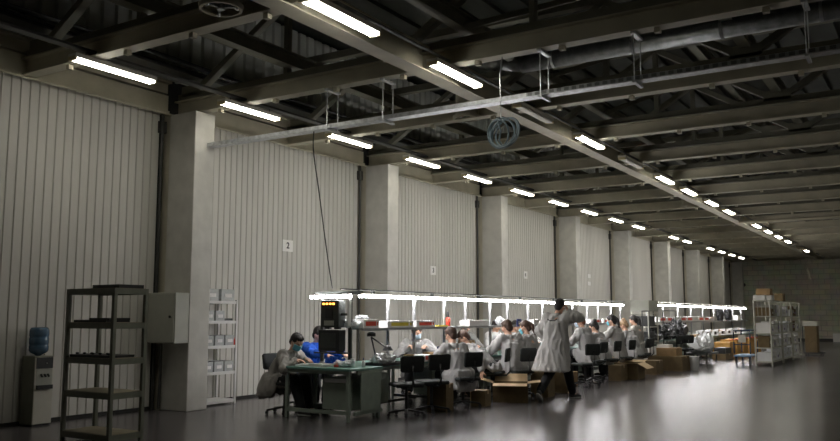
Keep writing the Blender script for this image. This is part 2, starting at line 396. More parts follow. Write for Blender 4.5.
# hall-high conduit bars near far lamps
tag(MB().cyl((4.5, 30.3, 4.80), (14, 30.3, 4.80), .045, n=10).cyl((4.6, 30.3, 4.80), (4.6, 30.3, 5.4), .01).build('ceiling_pipe', 'lintel'), 'pale pipe crossing the hall under the far beams', 'pipe')

# cable coil hanging by a cord
t = thing('cable_coil', 'pale blue cable coil hanging from a beam by a cord', 'cable coil', (5.6, 9.30, 3.84))
MB().tube([(-.03, .12, 1.06), (-.02, .03, .8), (0, 0, .45), (0, 0, .2)], .009, 6).build('cord', 'galv', t)
for k, (r, ox, tilt) in enumerate(((.20, 0, 0), (.185, .02, .25), (.21, .05, .5), (.17, -.03, -.3), (.2, .09, .7))):
    pts = [V((ox + r * .88 * math.sin(a), .03 * math.sin(a + k) + tilt * .12 * math.cos(a), r * math.cos(a) + .0)) for a in [2 * PI * j / 28 for j in range(29)]]
    MB().tube(pts, .012, 7).build('loop', 'cable', t, True)
MB().tube([(.0, -.01, .2), (-.03, -.02, .12), (.01, -.03, .02), (-.02, -.02, -.1), (.03, -.01, -.18)], .012, 6).build('tail', 'cable', t, True)
MB().box((.03, 0, -.19), (.035, .03, .02)).build('tie', 'white', t)
# cable from the tray down to the end bench lamp
pts = [(2.33, 9.5, 4.33), (2.31, 9.52, 4.0), (2.36, 9.6, 3.4), (2.33, 9.8, 2.7), (2.27, 10.0, 2.2), (2.25, 10.1, 1.93)]
def smooth_pts(P, n=6):
    P = [V(p) for p in P]; out = []
    for i in range(len(P) - 1):
        a, b, c, d = P[max(i - 1, 0)], P[i], P[i + 1], P[min(i + 2, len(P) - 1)]
        for j in range(n):
            u = j / n; out.append(.5 * ((2 * b) + (c - a) * u + (2 * a - 5 * b + 4 * c - d) * u * u + (3 * b - a - 3 * c + d) * u ** 3))
    return out + [P[-1]]
tag(MB().tube(smooth_pts(pts), .010, 6).build('power_cable', 'pipe', smooth=True), 'thin black cable dropping from the cable tray to the end bench', 'cable')
# hanging cord near the end wall
t = thing('hanging_cord', 'pale cord with loose end hanging near the end wall', 'cord', (4.95, 44.6, 3.5))
MB().tube([(0, 0, 1.4), (.02, 0, .7), (-.02, 0, .2), (.05, 0, -.2)], .02, 6).build('cord_line', 'lintel', t); MB().tube([(0, 0, .3), (.1, 0, 0), (.12, 0, -.15)], .03, 6).build('loose_end', 'lintel', t)

# round ventilation heads
def vent(loc, lab):
    t = thing('ceiling_vent', lab, 'vent', loc, 0, 'round ceiling vents')
    n = 36; m = MB()
    m.loft([((0, 0, 0), .235, .235), ((0, 0, .05), .25, .25), ((0, 0, .05), .215, .215), ((0, 0, 0), .205, .205), ((0, 0, 0), .235, .235)], n, close=False).build('rim', 'steel', t)
    m = MB()
    for k in range(3): m.box((.1 * math.cos(k * 2.1 + .4), .1 * math.sin(k * 2.1 + .4), .03), (.21, .03, .03), Matrix.Rotation(k * 2.1 + .4, 3, 'Z'))
    m.cyl((0, 0, .0), (0, 0, .06), .045); m.build('spokes', 'duct', t)
    for k in range(3): MB().sph((.19 * math.cos(k * 2.1 + .4), .19 * math.sin(k * 2.1 + .4), .01), .025).build('bolt', 'galv', t)
    m = MB(); m.cyl((0, 0, .05), (0, 0, .5), .2, n=24, caps=False); m.build('neck', 'steel', t, True)
    return t
vent((3.64, 6.27, 4.9), 'large round vent head near the top left beams')
vent((3.51, 12.21, 4.90), 'round vent head below beams, behind the silver cable tray')
vent((3.75, 26.3, 4.93), 'small far round vent head beside the long girder')

# number signs on the cladding
def digit(parent, s, size):
    cu = bpy.data.curves.new('t', 'FONT'); cu.body = s; cu.size = size; cu.align_x = 'CENTER'; cu.align_y = 'CENTER'; cu.extrude = .002; cu.offset = .004
    o = bpy.data.objects.new('t', cu); C.objects.link(o)
    me = bpy.data.meshes.new_from_object(o.evaluated_get(bpy.context.evaluated_depsgraph_get())); bpy.data.objects.remove(o)
    me.transform(Matrix.Translation((.012, 0, 0)) @ Matrix(((0, 0, 1, 0), (1, 0, 0, 0), (0, 1, 0, 0), (0, 0, 0, 1))))
    link_mesh('numeral', me, 'black', parent)
for y, z, s, k in ((12.34, 2.89, '2', .30), (17.93, 2.66, '3', .27), (23.53, 2.78, '4', .27)):
    t = thing('number_sign', 'white paper sign with the number %s on ribbed cladding' % s, 'sign', (-.655, y, z), 0, 'numbered wall signs')
    MB().bb(0, .008, -k * .5, k * .5, -.115, .115).build('sign_sheet', 'sign', t); digit(t, s, .17)
for k, z in enumerate((2.98, 2.70)):
    t = MB().bb(-.66, -.645, 29.0, 29.28, z - .07, z + .07).build('wall_sign', 'sign')
    tag(t, ('upper' if k == 0 else 'lower') + ' of two small blank notices on the far cladding', 'notice', 'blank wall notices')

# ------------------------------------------------------------------ left foreground things
# electrical cabinet on the first column
t = thing('electrical_cabinet', 'grey metal electrical cabinet fixed to the first column', 'cabinet', (-.24, 9.03, 1.07))
MB().bb(-.34, .34, -.15, .13, 0, .80).build('cabinet_body', 'cabinet', t, bevel=.01)
MB().bb(-.32, .32, -.165, -.15, .02, .78).build('cabinet_door', 'cabinet', t, bevel=.006)
MB().cyl((.24, -.18, .42), (.24, -.165, .42), .02).build('lock', 'dark_steel', t)
MB().tube([(-.2, .05, 0), (-.2, .06, -.5), (-.22, .06, -1.05)], .025, 8).build('cable_pipe', 'pipe', t)
# water cooler
t = thing('water_cooler', 'pale floor standing water dispenser against the left cladding', 'water cooler', (-.46, 6.955, 0))
MB().bb(-.15, .145, -.145, .145, .02, .95).build('cooler_body', 'cooler_side', t, bevel=.012)
MB().bb(.145, .16, -.14, .14, .03, .93).build('front_panel', 'cooler_front', t, bevel=.004)
MB().bb(.155, .166, -.125, .125, .78, .93).build('control_panel', 'black', t)
MB().bb(.152, .163, -.12, .12, .55, .775).build('dispensing_recess', 'cabinet', t)
MB().bb(.155, .20, -.115, .115, .50, .555).build('drip_tray', 'black', t)
for s in (-1, 0, 1): MB().cyl((.17, s * .05, .70), (.20, s * .05, .67), .013).build('tap', 'dark_steel', t)
MB().sph((.168, .03, .85), .008).build('indicator_light', 'white', t)
MB().bb(-.14, .14, -.13, .13, 0, .02).build('base', 'black', t)
b = thing('water_bottle', 'blue water bottle upturned on the water dispenser', 'bottle', (-.46, 6.955, .945))
MB().lathe([(.03, 0), (.05, .02), (.11, .05), (.128, .08), (.13, .14), (.122, .155), (.13, .17), (.13, .25), (.122, .265), (.13, .28), (.128, .36), (.11, .395), (.06, .40)], n=28).build('bottle_body', 'bottle', b, True)
# olive rack
t = thing('storage_rack', 'olive metal storage rack with five shelves beside the water dispenser', 'rack', (1.555, 6.525, 0))
hx, hy = .435, .225
for sx in (-1, 1):
    for sy in (-1, 1):
        MB().bb(sx * hx - .022, sx * hx + .022, sy * hy - .022, sy * hy + .022, 0, 1.83).build('upright', 'rack', t)
for z in (.12, .60, 1.0, 1.42, 1.83):
    s = MB(); s.bb(-hx, hx, -hy - .02, -hy + .01, z - .07, z); s.bb(-hx, hx, hy - .01, hy + .02, z - .07, z)
    s.bb(-hx - .02, -hx + .01, -hy, hy, z - .07, z); s.bb(hx - .01, hx + .02, -hy, hy, z - .07, z)
    o = s.build('shelf', 'rack', t); MB().bb(-hx, hx, -hy, hy, z - .02, z + .004).build('shelf_board', 'rack_board', o)
def on(parent_name, label, cat, mb, m, group=None, bevel=0.):
    return tag(mb.build(parent_name, m, bevel=bevel), label, cat, group)
on('dark_board', 'dark flat board lying on top of the olive rack', 'board', MB().box((1.72, 6.55, 1.856), (.50, .36, .042)), 'black')
on('tray', 'wide black tray on the second shelf of the olive rack', 'tray', MB().box((1.50, 6.5, 1.44), (.62, .34, .028)).box((1.65, 6.5, 1.465), (.38, .3, .025)), 'black')
on('tray', 'black tray with small parts on the third shelf of the olive rack', 'tray', MB().box((1.53, 6.5, 1.02), (.76, .36, .03)), 'black')
for k in range(7): on('cable_end', 'small black part lying in the tray of the olive rack', 'part', MB().sph((1.22 + k * .1, 6.38 + .03 * (k % 3), 1.048), (.025, .02, .013)), 'black', 'small parts in the rack tray')
# white shelf with bins in the corner behind the column
t = thing('white_shelf', 'narrow white metal shelf with clear bins behind the first column', 'shelf', (-.4, 10.12, 0))
for sx in (-.22, .22):
    for sy in (-.375, .375): MB().bb(sx - .018, sx + .018, sy - .018, sy + .018, 0, 1.78).build('upright', 'shelf_white', t)
SZ = (.08, .56, 1.0, 1.42, 1.76)
for z in SZ: MB().bb(-.23, .23, -.385, .385, z - .05, z).build('shelf_board', 'shelf_white', t)
def bin_(x, y, z, w=.2, d=.3, h=.2, m='clear', lab='', extra=None):
    b = thing('storage_bin', lab, 'bin', (x, y, z + .001), 0, 'clear bins on the white shelf')
    s = MB(); s.bb(-d / 2, d / 2, -w / 2, w / 2, 0, .01)
    for a in (-1, 1): s.bb(a * d / 2 - .004, a * d / 2 + .004, -w / 2, w / 2, 0, h); s.bb(-d / 2, d / 2, a * w / 2 - .004, a * w / 2 + .004, 0, h)
    s.build('bin_body', m, b); MB().bb(d / 2 + .004, d / 2 + .012, -w * .28, w * .28, h * .3, h * .62).build('label_card', 'paper', b)
    MB().bb(-d * .4, d * .4, -w * .42, w * .42, .012, h * .5).build('contents', extra or 'whitish', b)
    return b
for z, ys, nm in ((SZ[1], (9.88, 10.12, 10.36), 'second lowest'), (SZ[2], (9.88, 10.12, 10.36), 'middle'), (SZ[3], (9.88, 10.12), 'second highest'), (SZ[4], (9.92, 10.29), 'top')):
    for j, y in enumerate(ys):
        wide = .3 if z == SZ[4] else .2
        bin_(-.36, y, z, wide, .34, .2 if z > 1.7 else .17, 'clear', 'clear storage bin, %s on the %s board of the white shelf' % (('nearest', 'farthest')[j] if len(ys) == 2 else ('nearest', 'in the middle', 'farthest')[j], nm), {(SZ[1], 2): 'yellow'}.get((z, j)))
on('flat_box', 'dark flat box on the second highest board of the white shelf', 'box', MB().bb(-.5, -.25, 10.26, 10.48, 1.421, 1.46), 'black')
on('spray_bottle', 'small red bottle between bins on the white shelf', 'bottle', MB().lathe([(.02, 0), (.025, .01), (.025, .09), (.012, .11), (.012, .13)], (-.2, 10.475, 1.001)), 'red')

# ------------------------------------------------------------------ workbenches
XT0, XT1, XP = 1.95, 2.93, 2.55
def posts(t, x, y, z0=.75, z1=1.84, m='post'): MB().bb(x - .02, x + .02, y - .02, y + .02, z0, z1).build('post', m, t)
# end bench (lies across the row)
t = thing('end_workbench', 'dark green steel workbench standing across the near end of the row', 'workbench', (0, 0, 0))
MB().prism([(1.80, 9.50), (3.10, 9.44), (3.15, 9.60), (3.10, 10.28), (1.80, 10.28)], .715, .75).build('tabletop', 'teal', t, bevel=.005)
for x, y in ((1.84, 9.56), (3.02, 9.52), (1.84, 10.22), (3.06, 10.2)): MB().bb(x - .024, x + .024, y - .024, y + .024, 0, .715).build('leg', 'bench_steel', t)
MB().bb(1.84, 3.04, 9.52, 9.56, .66, .715).bb(3.09, 3.13, 9.6, 10.22, .66, .715).bb(1.82, 1.86, 9.56, 10.22, .66, .715).build('apron', 'bench_steel', t)
MB().bb(1.84, 3.04, 9.53, 9.57, .09, .14).build('footrest', 'bench_steel', t); MB().bb(1.84, 3.04, 10.18, 10.22, .09, .14).build('footrest', 'bench_steel', t)
MB().bb(3.09, 3.13, 9.55, 10.22, .09, .14).build('stretcher', 'bench_steel', t)
c = MB().bb(2.44, 2.98, 9.66, 10.2, .14, .52).build('drawer_cabinet', 'bench_steel', t, bevel=.006)
MB().bb(2.44, 2.98, 9.68, 10.2, .52, .60).build('drawer', 'bench_steel', t); MB().bb(2.47, 2.9, 9.645, 9.70, .53, .585).build('paper_tray', 'white', t)
MB().bb(3.13, 3.145, 9.66, 10.15, .14, .68).build('side_panel', 'bench_steel', t)
MB().bb(2.01, 2.06, 10.12, 10.16, .75, 1.86).build('post', 'dark_steel', t); MB().bb(2.55, 2.60, 10.12, 10.16, .75, 1.86).build('post', 'dark_steel', t)
MB().lathe([(.06, 0), (.06, .02), (.03, .05), (.02, .06)], (2.035, 10.14, .75)).build('post_foot', 'dark_steel', t)
MB().lathe([(.06, 0), (.06, .02), (.03, .05), (.02, .06)], (2.575, 10.14, .75)).build('post_foot', 'dark_steel', t)
MB().bb(1.90, 2.80, 10.12, 10.16, 1.855, 1.88).build('cross_bar', 'dark_steel', t)
MB().bb(2.02, 2.05, 9.95, 10.3, 1.84, 1.86).bb(2.56, 2.6, 9.9, 10.35, 1.835, 1.86).build('lamp_bracket', 'dark_steel', t)
MB().bb(2.03, 2.58, 9.94, 10.12, .93, .95).build('device_bracket', 'dark_steel', t)
MB().bb(2.585, 2.61, 10.05, 10.12, 1.35, 1.85).build('pale_strip', 'paper', t)
tag(MB().bb(1.84, 2.62, 10.06, 10.11, 1.775, 1.82).build('bench_lamp', 'bench_tube'), 'lit short tube lamp across the end bench, left of its black posts', 'lamp')

BL = 1.83
def workbench(deep=True):
    t = thing('workbench', '', 'workbench')
    MB().bb(XT0, XT1, .0, BL - .015, .715, .75).build('tabletop', 'teal', t, bevel=.005)
    for x in (XT0 + .04, XT1 - .05):
        for y in (.06, BL - .08): MB().bb(x - .022, x + .022, y - .022, y + .022, 0, .715).build('leg', 'bench_steel', t)
    MB().bb(XT0 + .03, XT1 - .03, .04, .08, .66, .715).bb(XT0 + .03, XT1 - .03, BL - .1, BL - .06, .66, .715).bb(XT1 - .07, XT1 - .03, .06, BL - .08, .66, .715).build('apron', 'bench_steel', t)
    MB().bb(XP - .02, XP + .02, .06, BL - .08, .1, .14).build('footrest', 'dark_steel', t); MB().bb(XT0 + .03, XT1 - .03, .04, .08, .1, .14).build('stretcher', 'dark_steel', t)
    MB().bb(XP - .25, XP + .15, .25, .7, .14, .6).build('drawer_cabinet', 'bench_steel', t)
    return t
wb = workbench(); wb2 = dup(wb, (0, 0, 0), 0, ''); wb2.name = 'workbench'
for t, ys in ((wb, (.9, 1.70)), (wb2, (.9,))):
    for y in ys: posts(t, XP, y)
MB().bb(XP - .14, XP + .14, .0, BL - .01, 1.29, 1.31).bb(XP + .13, XP + .145, 0, BL - .01, 1.27, 1.31).build('upper_shelf', 'post', wb)
s = MB().bb(XP - .14, XP + .14, .0, BL - .01, 1.29, 1.31).bb(XP + .13, XP + .145, 0, BL - .01, 1.27, 1.31).build('upper_shelf', 'post', wb2)
NB = 7; Y0 = 10.30; N2 = 9; Y1 = 24.6
lamp = thing('bench_lamp', '', 'lamp')
MB().bb(-.035, .035, 0, 1.70, 0, .03).build('tube', 'bench_tube', lamp); MB().bb(-.012, .012, -.02, 1.72, .03, .055).build('reflector', 'lamp_body', lamp)
MB().bb(-.02, .02, .3, .36, .055, .11).build('clip', 'dark_steel', lamp)
for k in range(NB):
    lab = 'green topped workbench, %s from the near end of the long row' % ORD[k]
    o = wb if k == 0 else dup(wb, (0, 0, 0), 0, lab); o['label'] = lab; o['group'] = 'workbenches of the near row'; o.location = (0, Y0 + BL * k, 0)
    lab = 'lit tube lamp over the %s workbench of the near row' % ORD[k]
    o = lamp if k == 0 else dup(lamp, (0, 0, 0), 0, lab); o['label'] = lab; o['group'] = 'tube lamps above the near row'; o.location = (XP + .06, Y0 + BL * k + .05, 1.79)
for k in range(N2):
    lab = 'green topped workbench, %s from the near end of the far row' % ORD[k]
    o = wb2 if k == 0 else dup(wb2, (0, 0, 0), 0, lab); o['label'] = lab; o['group'] = 'workbenches of the far row'; o.location = (0, Y1 + BL * k, 0)
    lab = 'lit tube lamp over the %s workbench of the far row' % ORD[k]
    dup(lamp, (XP + .06, Y1 + BL * k + .05, 1.83), 0, lab, 'tube lamps above the far row')
tag(MB().bb(XP - .0, XP + .12, 9.9, Y0 + BL * NB, 1.90, 1.915).build('lamp_rail', 'dark_steel'), 'long dark rail carrying the tube lamps of the near row', 'rail')
tag(MB().bb(XP - .0, XP + .12, Y1 - .3, Y1 + BL * N2, 1.94, 1.955).build('lamp_rail', 'lamp_body'), 'long pale rail carrying the tube lamps of the far row', 'rail')

# test oven (black device) hung between the end bench posts, monitor block under it
t = thing('test_device', 'black electronic device with orange lights between the end bench posts', 'device', (2.30, 10.06, 1.30))
t.scale = (.92, .9, .69)
MB().bb(-.19, .19, -.1, .1, .04, .64).build('device_body', 'dark_steel', t, bevel=.015)
MB().bb(-.16, .16, -.112, -.1, .52, .60).build('display_bar', 'black', t)
for k in range(4): MB().cyl((-.11 + .07 * k, -.125, .56), (-.11 + .07 * k, -.112, .56), .02).build('orange_light', 'orange_led', t)
MB().bb(-.07, .07, -.115, -.1, .24, .46).build('meter_window', 'black', t); MB().bb(-.1, .1, -.114, -.1, .08, .19).build('lower_panel', 'cabinet', t)
MB().tube([(-.1, 0, .64), (-.1, 0, .68), (.05, 0, .69), (.08, 0, .64)], .012, 6).build('handle', 'black', t); MB().bb(.19, .31, -.03, .03, .3, .35).build('clamp', 'dark_steel', t)
MB().bb(-.15, -.05, -.03, .03, .0, .04).build('foot', 'black', t); MB().bb(.05, .15, -.03, .03, .0, .04).build('foot', 'black', t)
t = thing('test_oven', 'black box device hung between the end bench posts under the orange lights', 'device', (2.30, 10.08, .95))
t.scale = (.95, .85, 1.15)
MB().bb(-.2, .22, -.16, .04, .015, .295).build('oven_body', 'black', t, bevel=.01); MB().bb(-.15, .15, -.17, -.16, .06, .25).build('window', 'screen', t) if 0 else MB().bb(-.15, .15, -.17, -.16, .06, .25).build('front_panel', 'dark_steel', t)
MB().bb(-.19, -.14, -.14, .02, 0, .015).build('foot', 'black', t); MB().bb(.14, .2, -.14, .02, 0, .015).build('foot', 'black', t)
# magnifier lamp arm behind the posts
t = thing('desk_lamp', 'black jointed magnifier lamp clamped behind the end bench posts', 'lamp', (2.75, 10.62, .75))
MB().lathe([(.05, 0), (.05, .02), (.02, .03)]).build('base', 'black', t)
MB().tube([(0, 0, .02), (-.12, .0, .42)], .013, 6).tube([(-.12, 0, .42), (.14, .05, .26)], .013, 6).build('arm', 'black', t)
MB().lathe([(.02, .05), (.05, .03), (.085, -.03), (.08, -.035)], (.16, .05, .25)).build('lamp_head', 'black', t); MB().lathe([(.03, .5), (.07, .48), (.07, .43)], (-.12, 0, 0)).build('lens_ring', 'black', t)

# ------------------------------------------------------------------ people
def quat_to(d, up=V((0, 0, 1))):
    """matrix whose X axis is d, Z near up"""
    x = V(d).normalized(); y = up.cross(x).normalized(); z = x.cross(y)
    return Matrix((x, y, z)).transposed()
def ik(a, b, la, lb, hint):
    a, b = V(a), V(b); d = b - a; L = min(d.length, (la + lb) * .985); u = d.normalized()
    k = (la * la - lb * lb + L * L) / (2 * L); h = math.sqrt(max(la * la - k * k, 0)); hv = V(hint) - u * V(hint).dot(u); hv.normalize()
    return a + u * k + hv * h, a + u * L
def add_hand(mb, w_, d, side, curl=.5, nrm=V((0, 0, -1))):
    """palm, four bent fingers and a thumb; d points along the hand, nrm is where the palm faces"""
    d = V(d).normalized(); nrm = (V(nrm) - d * V(nrm).dot(d)).normalized(); s = d.cross(nrm) * side
    m = Matrix((d, s, nrm)).transposed(); w_ = V(w_)
    mb.sph(w_ + d * .05, (.052, .040, .017), m, 12, 8); mb.cap(w_ - d * .02, .026, w_ + d * .03, .024)
    for k, (off, L) in enumerate(((.030, .072), (.010, .080), (-.010, .075), (-.029, .058))):
        p = w_ + d * .088 + s * off; ang = 0.; r = .0088
        for seg, f in enumerate((.45, .32, .23)):
            ang += curl * (.55, .75, .6)[seg]
            q = p + (d * math.cos(ang) + nrm * math.sin(ang)) * L * f + s * off * .06
            mb.cap(p, r, q, r * .93, 8); p = q; r *= .93
    p = w_ + d * .025 + s * .030; q = p + (d * .55 + s * .65 + nrm * .25).normalized() * .042; mb.cap(p, .012, q, .010, 8)
    q2 = q + (d * .85 + s * .2 + nrm * .45).normalized() * .032; mb.cap(q, .010, q2, .0085, 8)

def person(label, loc, rz, pose, look, group=None):
    """pose: joints in the local frame, facing +X, origin on the floor under the pelvis"""
    P = V(pose['pelvis']); N = V(pose['neck']); fine = look.get('fine', False); sc = look.get('scale', 1.)
    up = (N - P).normalized(); fw = V(pose.get('face', (1, 0, 0))).normalized(); sy = V(pose.get('side', (0, 1, 0))).normalized()
    ch = P + (N - P) * .66; bend = V(pose.get('hunch', (-.03, 0, 0))); ch += bend
    bf = sy.cross(up).normalized()     # body front
    H = N + V(pose.get('head', (.05, 0, .16)))
    hm = quat_to(fw)
    SL, SR = N - up * .055 + sy * .165, N - up * .055 - sy * .165
    arms = []
    for side, S, (tgt, hint, hd, curl) in ((1, SL, pose['armL']), (-1, SR, pose['armR'])):
        e, w_ = ik(S, tgt, .29, .25, hint); arms.append((side, S, e, w_, V(hd), curl))
    legs = []
    for side, (kn, an, toe) in ((1, pose['legL']), (-1, pose['legR'])):
        legs.append((side, P + sy * side * .095 - up * .02, V(kn), V(an), V(toe)))
    # --- body: one continuous surface
    b = MB(); rq = lambda a: quat_to(a, bf).to_quaternion() @ Matrix.Rotation(PI / 2, 3, 'Y').to_quaternion()
    b.loft([(P - up * .08, .09, .13), (P, .11, .165), (P + up * .12, .095, .14), (ch - up * .08, .105, .15), (ch + up * .04, .115, .165), (N - up * .05, .08, .15), (N - up * .01, .055, .07)], 18)
    b.cap(N - up * .05, .060, H - V((0, 0, .06)) - fw * .015, .052)
    b.sph(H, (.098, .076, .112), hm, 20, 14); b.sph(H + hm @ V((.022, 0, -.055)), (.070, .057, .062), hm)
    b.sph(H + hm @ V((.100, 0, -.018)), (.018, .013, .022), hm, 10, 8); b.sph(H + hm @ V((.088, 0, -.072)), (.012, .024, .011), hm, 10, 8); b.sph(H + hm @ V((.078, 0, -.1)), (.022, .026, .018), hm, 10, 8)
    for s in (-1, 1):
        b.sph(H + hm @ V((-.005, s * .077, -.015)), (.020, .010, .032), hm, 10, 8); b.sph(H + hm @ V((.083, s * .032, .028)), (.014, .024, .009), hm, 10, 8)
        b.sph(H + hm @ V((.062, s * .045, -.035)), (.03, .025, .03), hm, 10, 8)
    for side, S, e, w_, hd, curl in arms:
        b.cap(S, .052, e, .040); b.cap(e, .040, w_, .026); add_hand(b, w_, hd, side, curl, pose.get('palm', V((0, 0, -1))))
    for side, hp, kn, an, toe in legs:
        b.cap(hp, .082, kn, .055); b.cap(kn, .055, an, .038); b.cap(an - V((0, 0, .03)), .035, an + toe * .10 - V((0, 0, .045)), .028)
    body = link_mesh('person', remesh(b, .0075 if fine else .0095, 2), 'skin')
    body.location = loc; body.rotation_euler = (0, 0, rz); body.scale = (sc, sc, sc); tag(body, label, 'person', group)
    for s in (-1, 1): MB().sph(H + hm @ V((.0855, s * .031, .008)), (.008, .012, .007), hm, 10, 8).build('eye', 'eye', body, True)
    # --- trousers and shoes
    t = MB(); t.loft([(P - up * .07, .11, .15), (P, .13, .185), (P + up * .1, .115, .16)], 18)
    for side, hp, kn, an, toe in legs: t.cap(hp, .112, kn, .086); t.cap(kn, .086, an + (kn - an) * .08, .068)
    o = link_mesh('trousers', remesh(t, .014, 2, .006, seed=len(label)), look.get('trousers', 'trouser'), body)
    for side, hp, kn, an, toe in legs:
        toe = toe.normalized(); q = quat_to(toe); s = MB()
        base = an + q @ V((0, 0, -.085))
        s.sph(base + q @ V((-.02, 0, .05)), (.055, .042, .055), q); s.sph(base + q @ V((.07, 0, .035)), (.10, .042, .035), q); s.sph(base + q @ V((.13, 0, .028)), (.06, .045, .028), q); s.cap(base + q @ V((0, 0, .05)), .045, base + q @ V((-.005, 0, .10)), .045)
        so = link_mesh('shoe', remesh(s, .009, 1), 'shoe', body)
        MB().loft([(base + q @ V((.05, 0, -.004)), .135, .044, q.to_quaternion(), .8), (base + q @ V((.05, 0, .016)), .135, .044, q.to_quaternion(), .8)], 20).build('sole', look.get('sole', 'sole'), so, True)
    # --- coat
    c = MB(); th = look.get('bulk', 1.)
    q2 = 1 + (th - 1) * .6; md = P.lerp(N, .5) + bend * .8
    c.loft([(P - up * .05, .135 * th, .19 * th), (P + up * .08, .128 * th, .175 * th), (md, .122 * th, .168 * th), (md.lerp(N, .45) + bend * .5, .128 * th, .185 * q2), (N - up * .12 + bend * .2, .118 * q2, .205 * q2), (N - up * .07, .095 * q2, .19 * q2), (N - up * .03, .078, .13), (N - up * .0, .064, .07)], 24)
    for side, S, e, w_, hd, curl in arms:
        c.cap(S - up * .015, .080 * q2, e, .064 * q2); c.cap(e, .064 * q2, w_ - (w_ - e).normalized() * .03, .045)
    sk = look.get('skirt')
    if sk == 'hang':          # seated: back of the coat hangs over the seat
        hz = look.get('hem', .28)
        bk = look.get('back', .12)
        c.loft([(P + V((-.03, 0, .08)), .12, .20), (P + V((-bk * .6, 0, -.06)), .11, .225), (P + V((-bk, 0, -.16)), .065, .21), (V((P.x - bk - .01, 0, hz + .05)), .05, .19), (V((P.x - bk, 0, hz)), .04, .17)], 22)
        for s in (-1, 1):
            kn = [l for l in legs if l[0] == s][0]
            c.cap(kn[1] + V((0, s * .02, .0)), .125, kn[1].lerp(kn[2], .55) + V((0, 0, .0)), .10)
            c.loft([(kn[1].lerp(kn[2], .15) + V((0, s * .10, .02)), .17, .035), (kn[1].lerp(kn[2], .12) + V((-.03, s * .115, -.12)), .17, .03), (V((kn[1].x - .04, kn[1].y + s * .12, hz + .03)), .15, .025)], 16)
    elif sk == 'walk':
        for z, rx, ry, ox, oy in (): pass
        c.loft([(P + V((0, 0, .10)), .165, .21), (P + V((-.02, .03, -.05)), .19, .26), (P + V((-.04, .045, -.22)), .215, .30), (P + V((-.06, .07, -.42)), .24, .345)], 30)
    elif sk == 'short':
        c.loft([(P + V((-.02, 0, .05)), .145, .2), (P + V((-.06, 0, -.07)), .14, .215)], 20)
    coat = link_mesh(look.get('coat_name', 'lab_coat'), remesh(c, .013 if fine else .016, 3, look.get('fold', .019), seed=len(label) * .7 + loc[1]), look.get('coat', 'coat'), body)
    # collar ring
    k = MB(); k.loft([(N - up * .035, .088, .095), (N + up * .02 - bf * .01, .076, .075), (N + up * .018 - bf * .01, .066, .064), (N - up * .03, .074, .08)], 20, close=True); k.build('collar', look.get('coat', 'coat'), coat, True)
    # --- hair
    h = MB(); st = look.get('hair_style', 'short')
    h.sph(H + hm @ V((-.020, 0, .030)), (.098, .086, .098), hm, 20, 14); h.sph(H + hm @ V((.030, 0, .082)), (.062, .066, .036), hm); h.sph(H + hm @ V((-.055, 0, -.035)), (.055, .070, .07), hm)
    if st == 'bun': h.sph(H + hm @ V((-.075, 0, .105)), .048, hm)
    if st == 'tail': h.cap(H + hm @ V((-.10, 0, .04)), .035, H + hm @ V((-.145, 0, -.03)), .035); h.cap(H + hm @ V((-.145, 0, -.03)), .035, H + hm @ V((-.13, .01, -.20)), .018)
    if st == 'long': h.loft([(H + hm @ V((-.03, 0, .0)), .085, .092), (H + hm @ V((-.05, 0, -.10)), .07, .10), (H + hm @ V((-.065, 0, -.22)), .05, .085)], 18)
    link_mesh('hair', remesh(h, .010, 1, .005, (30, 30, 12), seed=3), look.get('hair', 'hair_black'), body)
    # --- mask
    if look.get('mask'):
        m = MB(); rows = []
        for i in range(6):
            row = []
            for j in range(11):
                a = (j / 10 - .5) * 2.3; z = -.002 - .098 * i / 5
                R0 = (.108 + .016 * math.cos(a) * (1 - abs(i - 2) / 4)) * (1 - .06 * i / 5); row.append(m.bm.verts.new(H + hm @ V((R0 * math.cos(a) + .008, R0 * .80 * math.sin(a), z))))
            rows.append(row)
        for i in range(5):
            for j in range(10): m.bm.faces.new((rows[i][j], rows[i][j + 1], rows[i + 1][j + 1], rows[i + 1][j]))
        o = m.build('face_mask', look['mask'], body, True); so = o.modifiers.new('s', 'SOLIDIFY'); so.thickness = .004
        for s in (-1, 1): MB().tube([H + hm @ V((.055, s * .082, -.02)), H + hm @ V((.02, s * .088, -.0)), H + hm @ V((-.012, s * .09, .01))], .002, 5).build('ear_loop', 'white', o)
    if look.get('cap'):
        m = MB(); m.lathe([(.10, 0), (.104, .03), (.09, .075), (.05, .095)], (0, 0, 0), 24); o = m.build('cap', 'white', body, True)
        o.matrix_local = Matrix.Translation(H + hm @ V((-.01, 0, .045))) @ hm.to_4x4()
        MB().loft([((.09, 0, .004), .06, .07), ((.09, 0, .012), .06, .07)], 18).build('visor', 'black', o, True)
    return body

def seated(lean=.28, h=.50, tx=.46, tz=.80, hy=.14, headf=(1, 0, -.55), heady=0., knee=.40, curl=.5, hx=.0, tl=None, tr=None):
    P = V((0, 0, h)); N = P + V((math.sin(lean), 0, math.cos(lean))) * .52
    f = V(headf) + V((0, heady, 0))
    return dict(pelvis=P, neck=N, face=f, head=V((.055 + .03 * lean, 0, .15)), hunch=(-.035, 0, .01),
                armL=(tl or (N.x + tx - .1, hy, tz), (0, 1.2, -1), (1, -.35, -.1), curl), armR=(tr or (N.x + tx - .1, -hy, tz), (0, -1.2, -1), (1, .35, -.1), curl),
                legL=((knee, .13, h), (knee - .06, .13, .095), V((1, .12, 0))), legR=((knee, -.13, h), (knee - .02, -.13, .095), V((1, -.12, 0))))

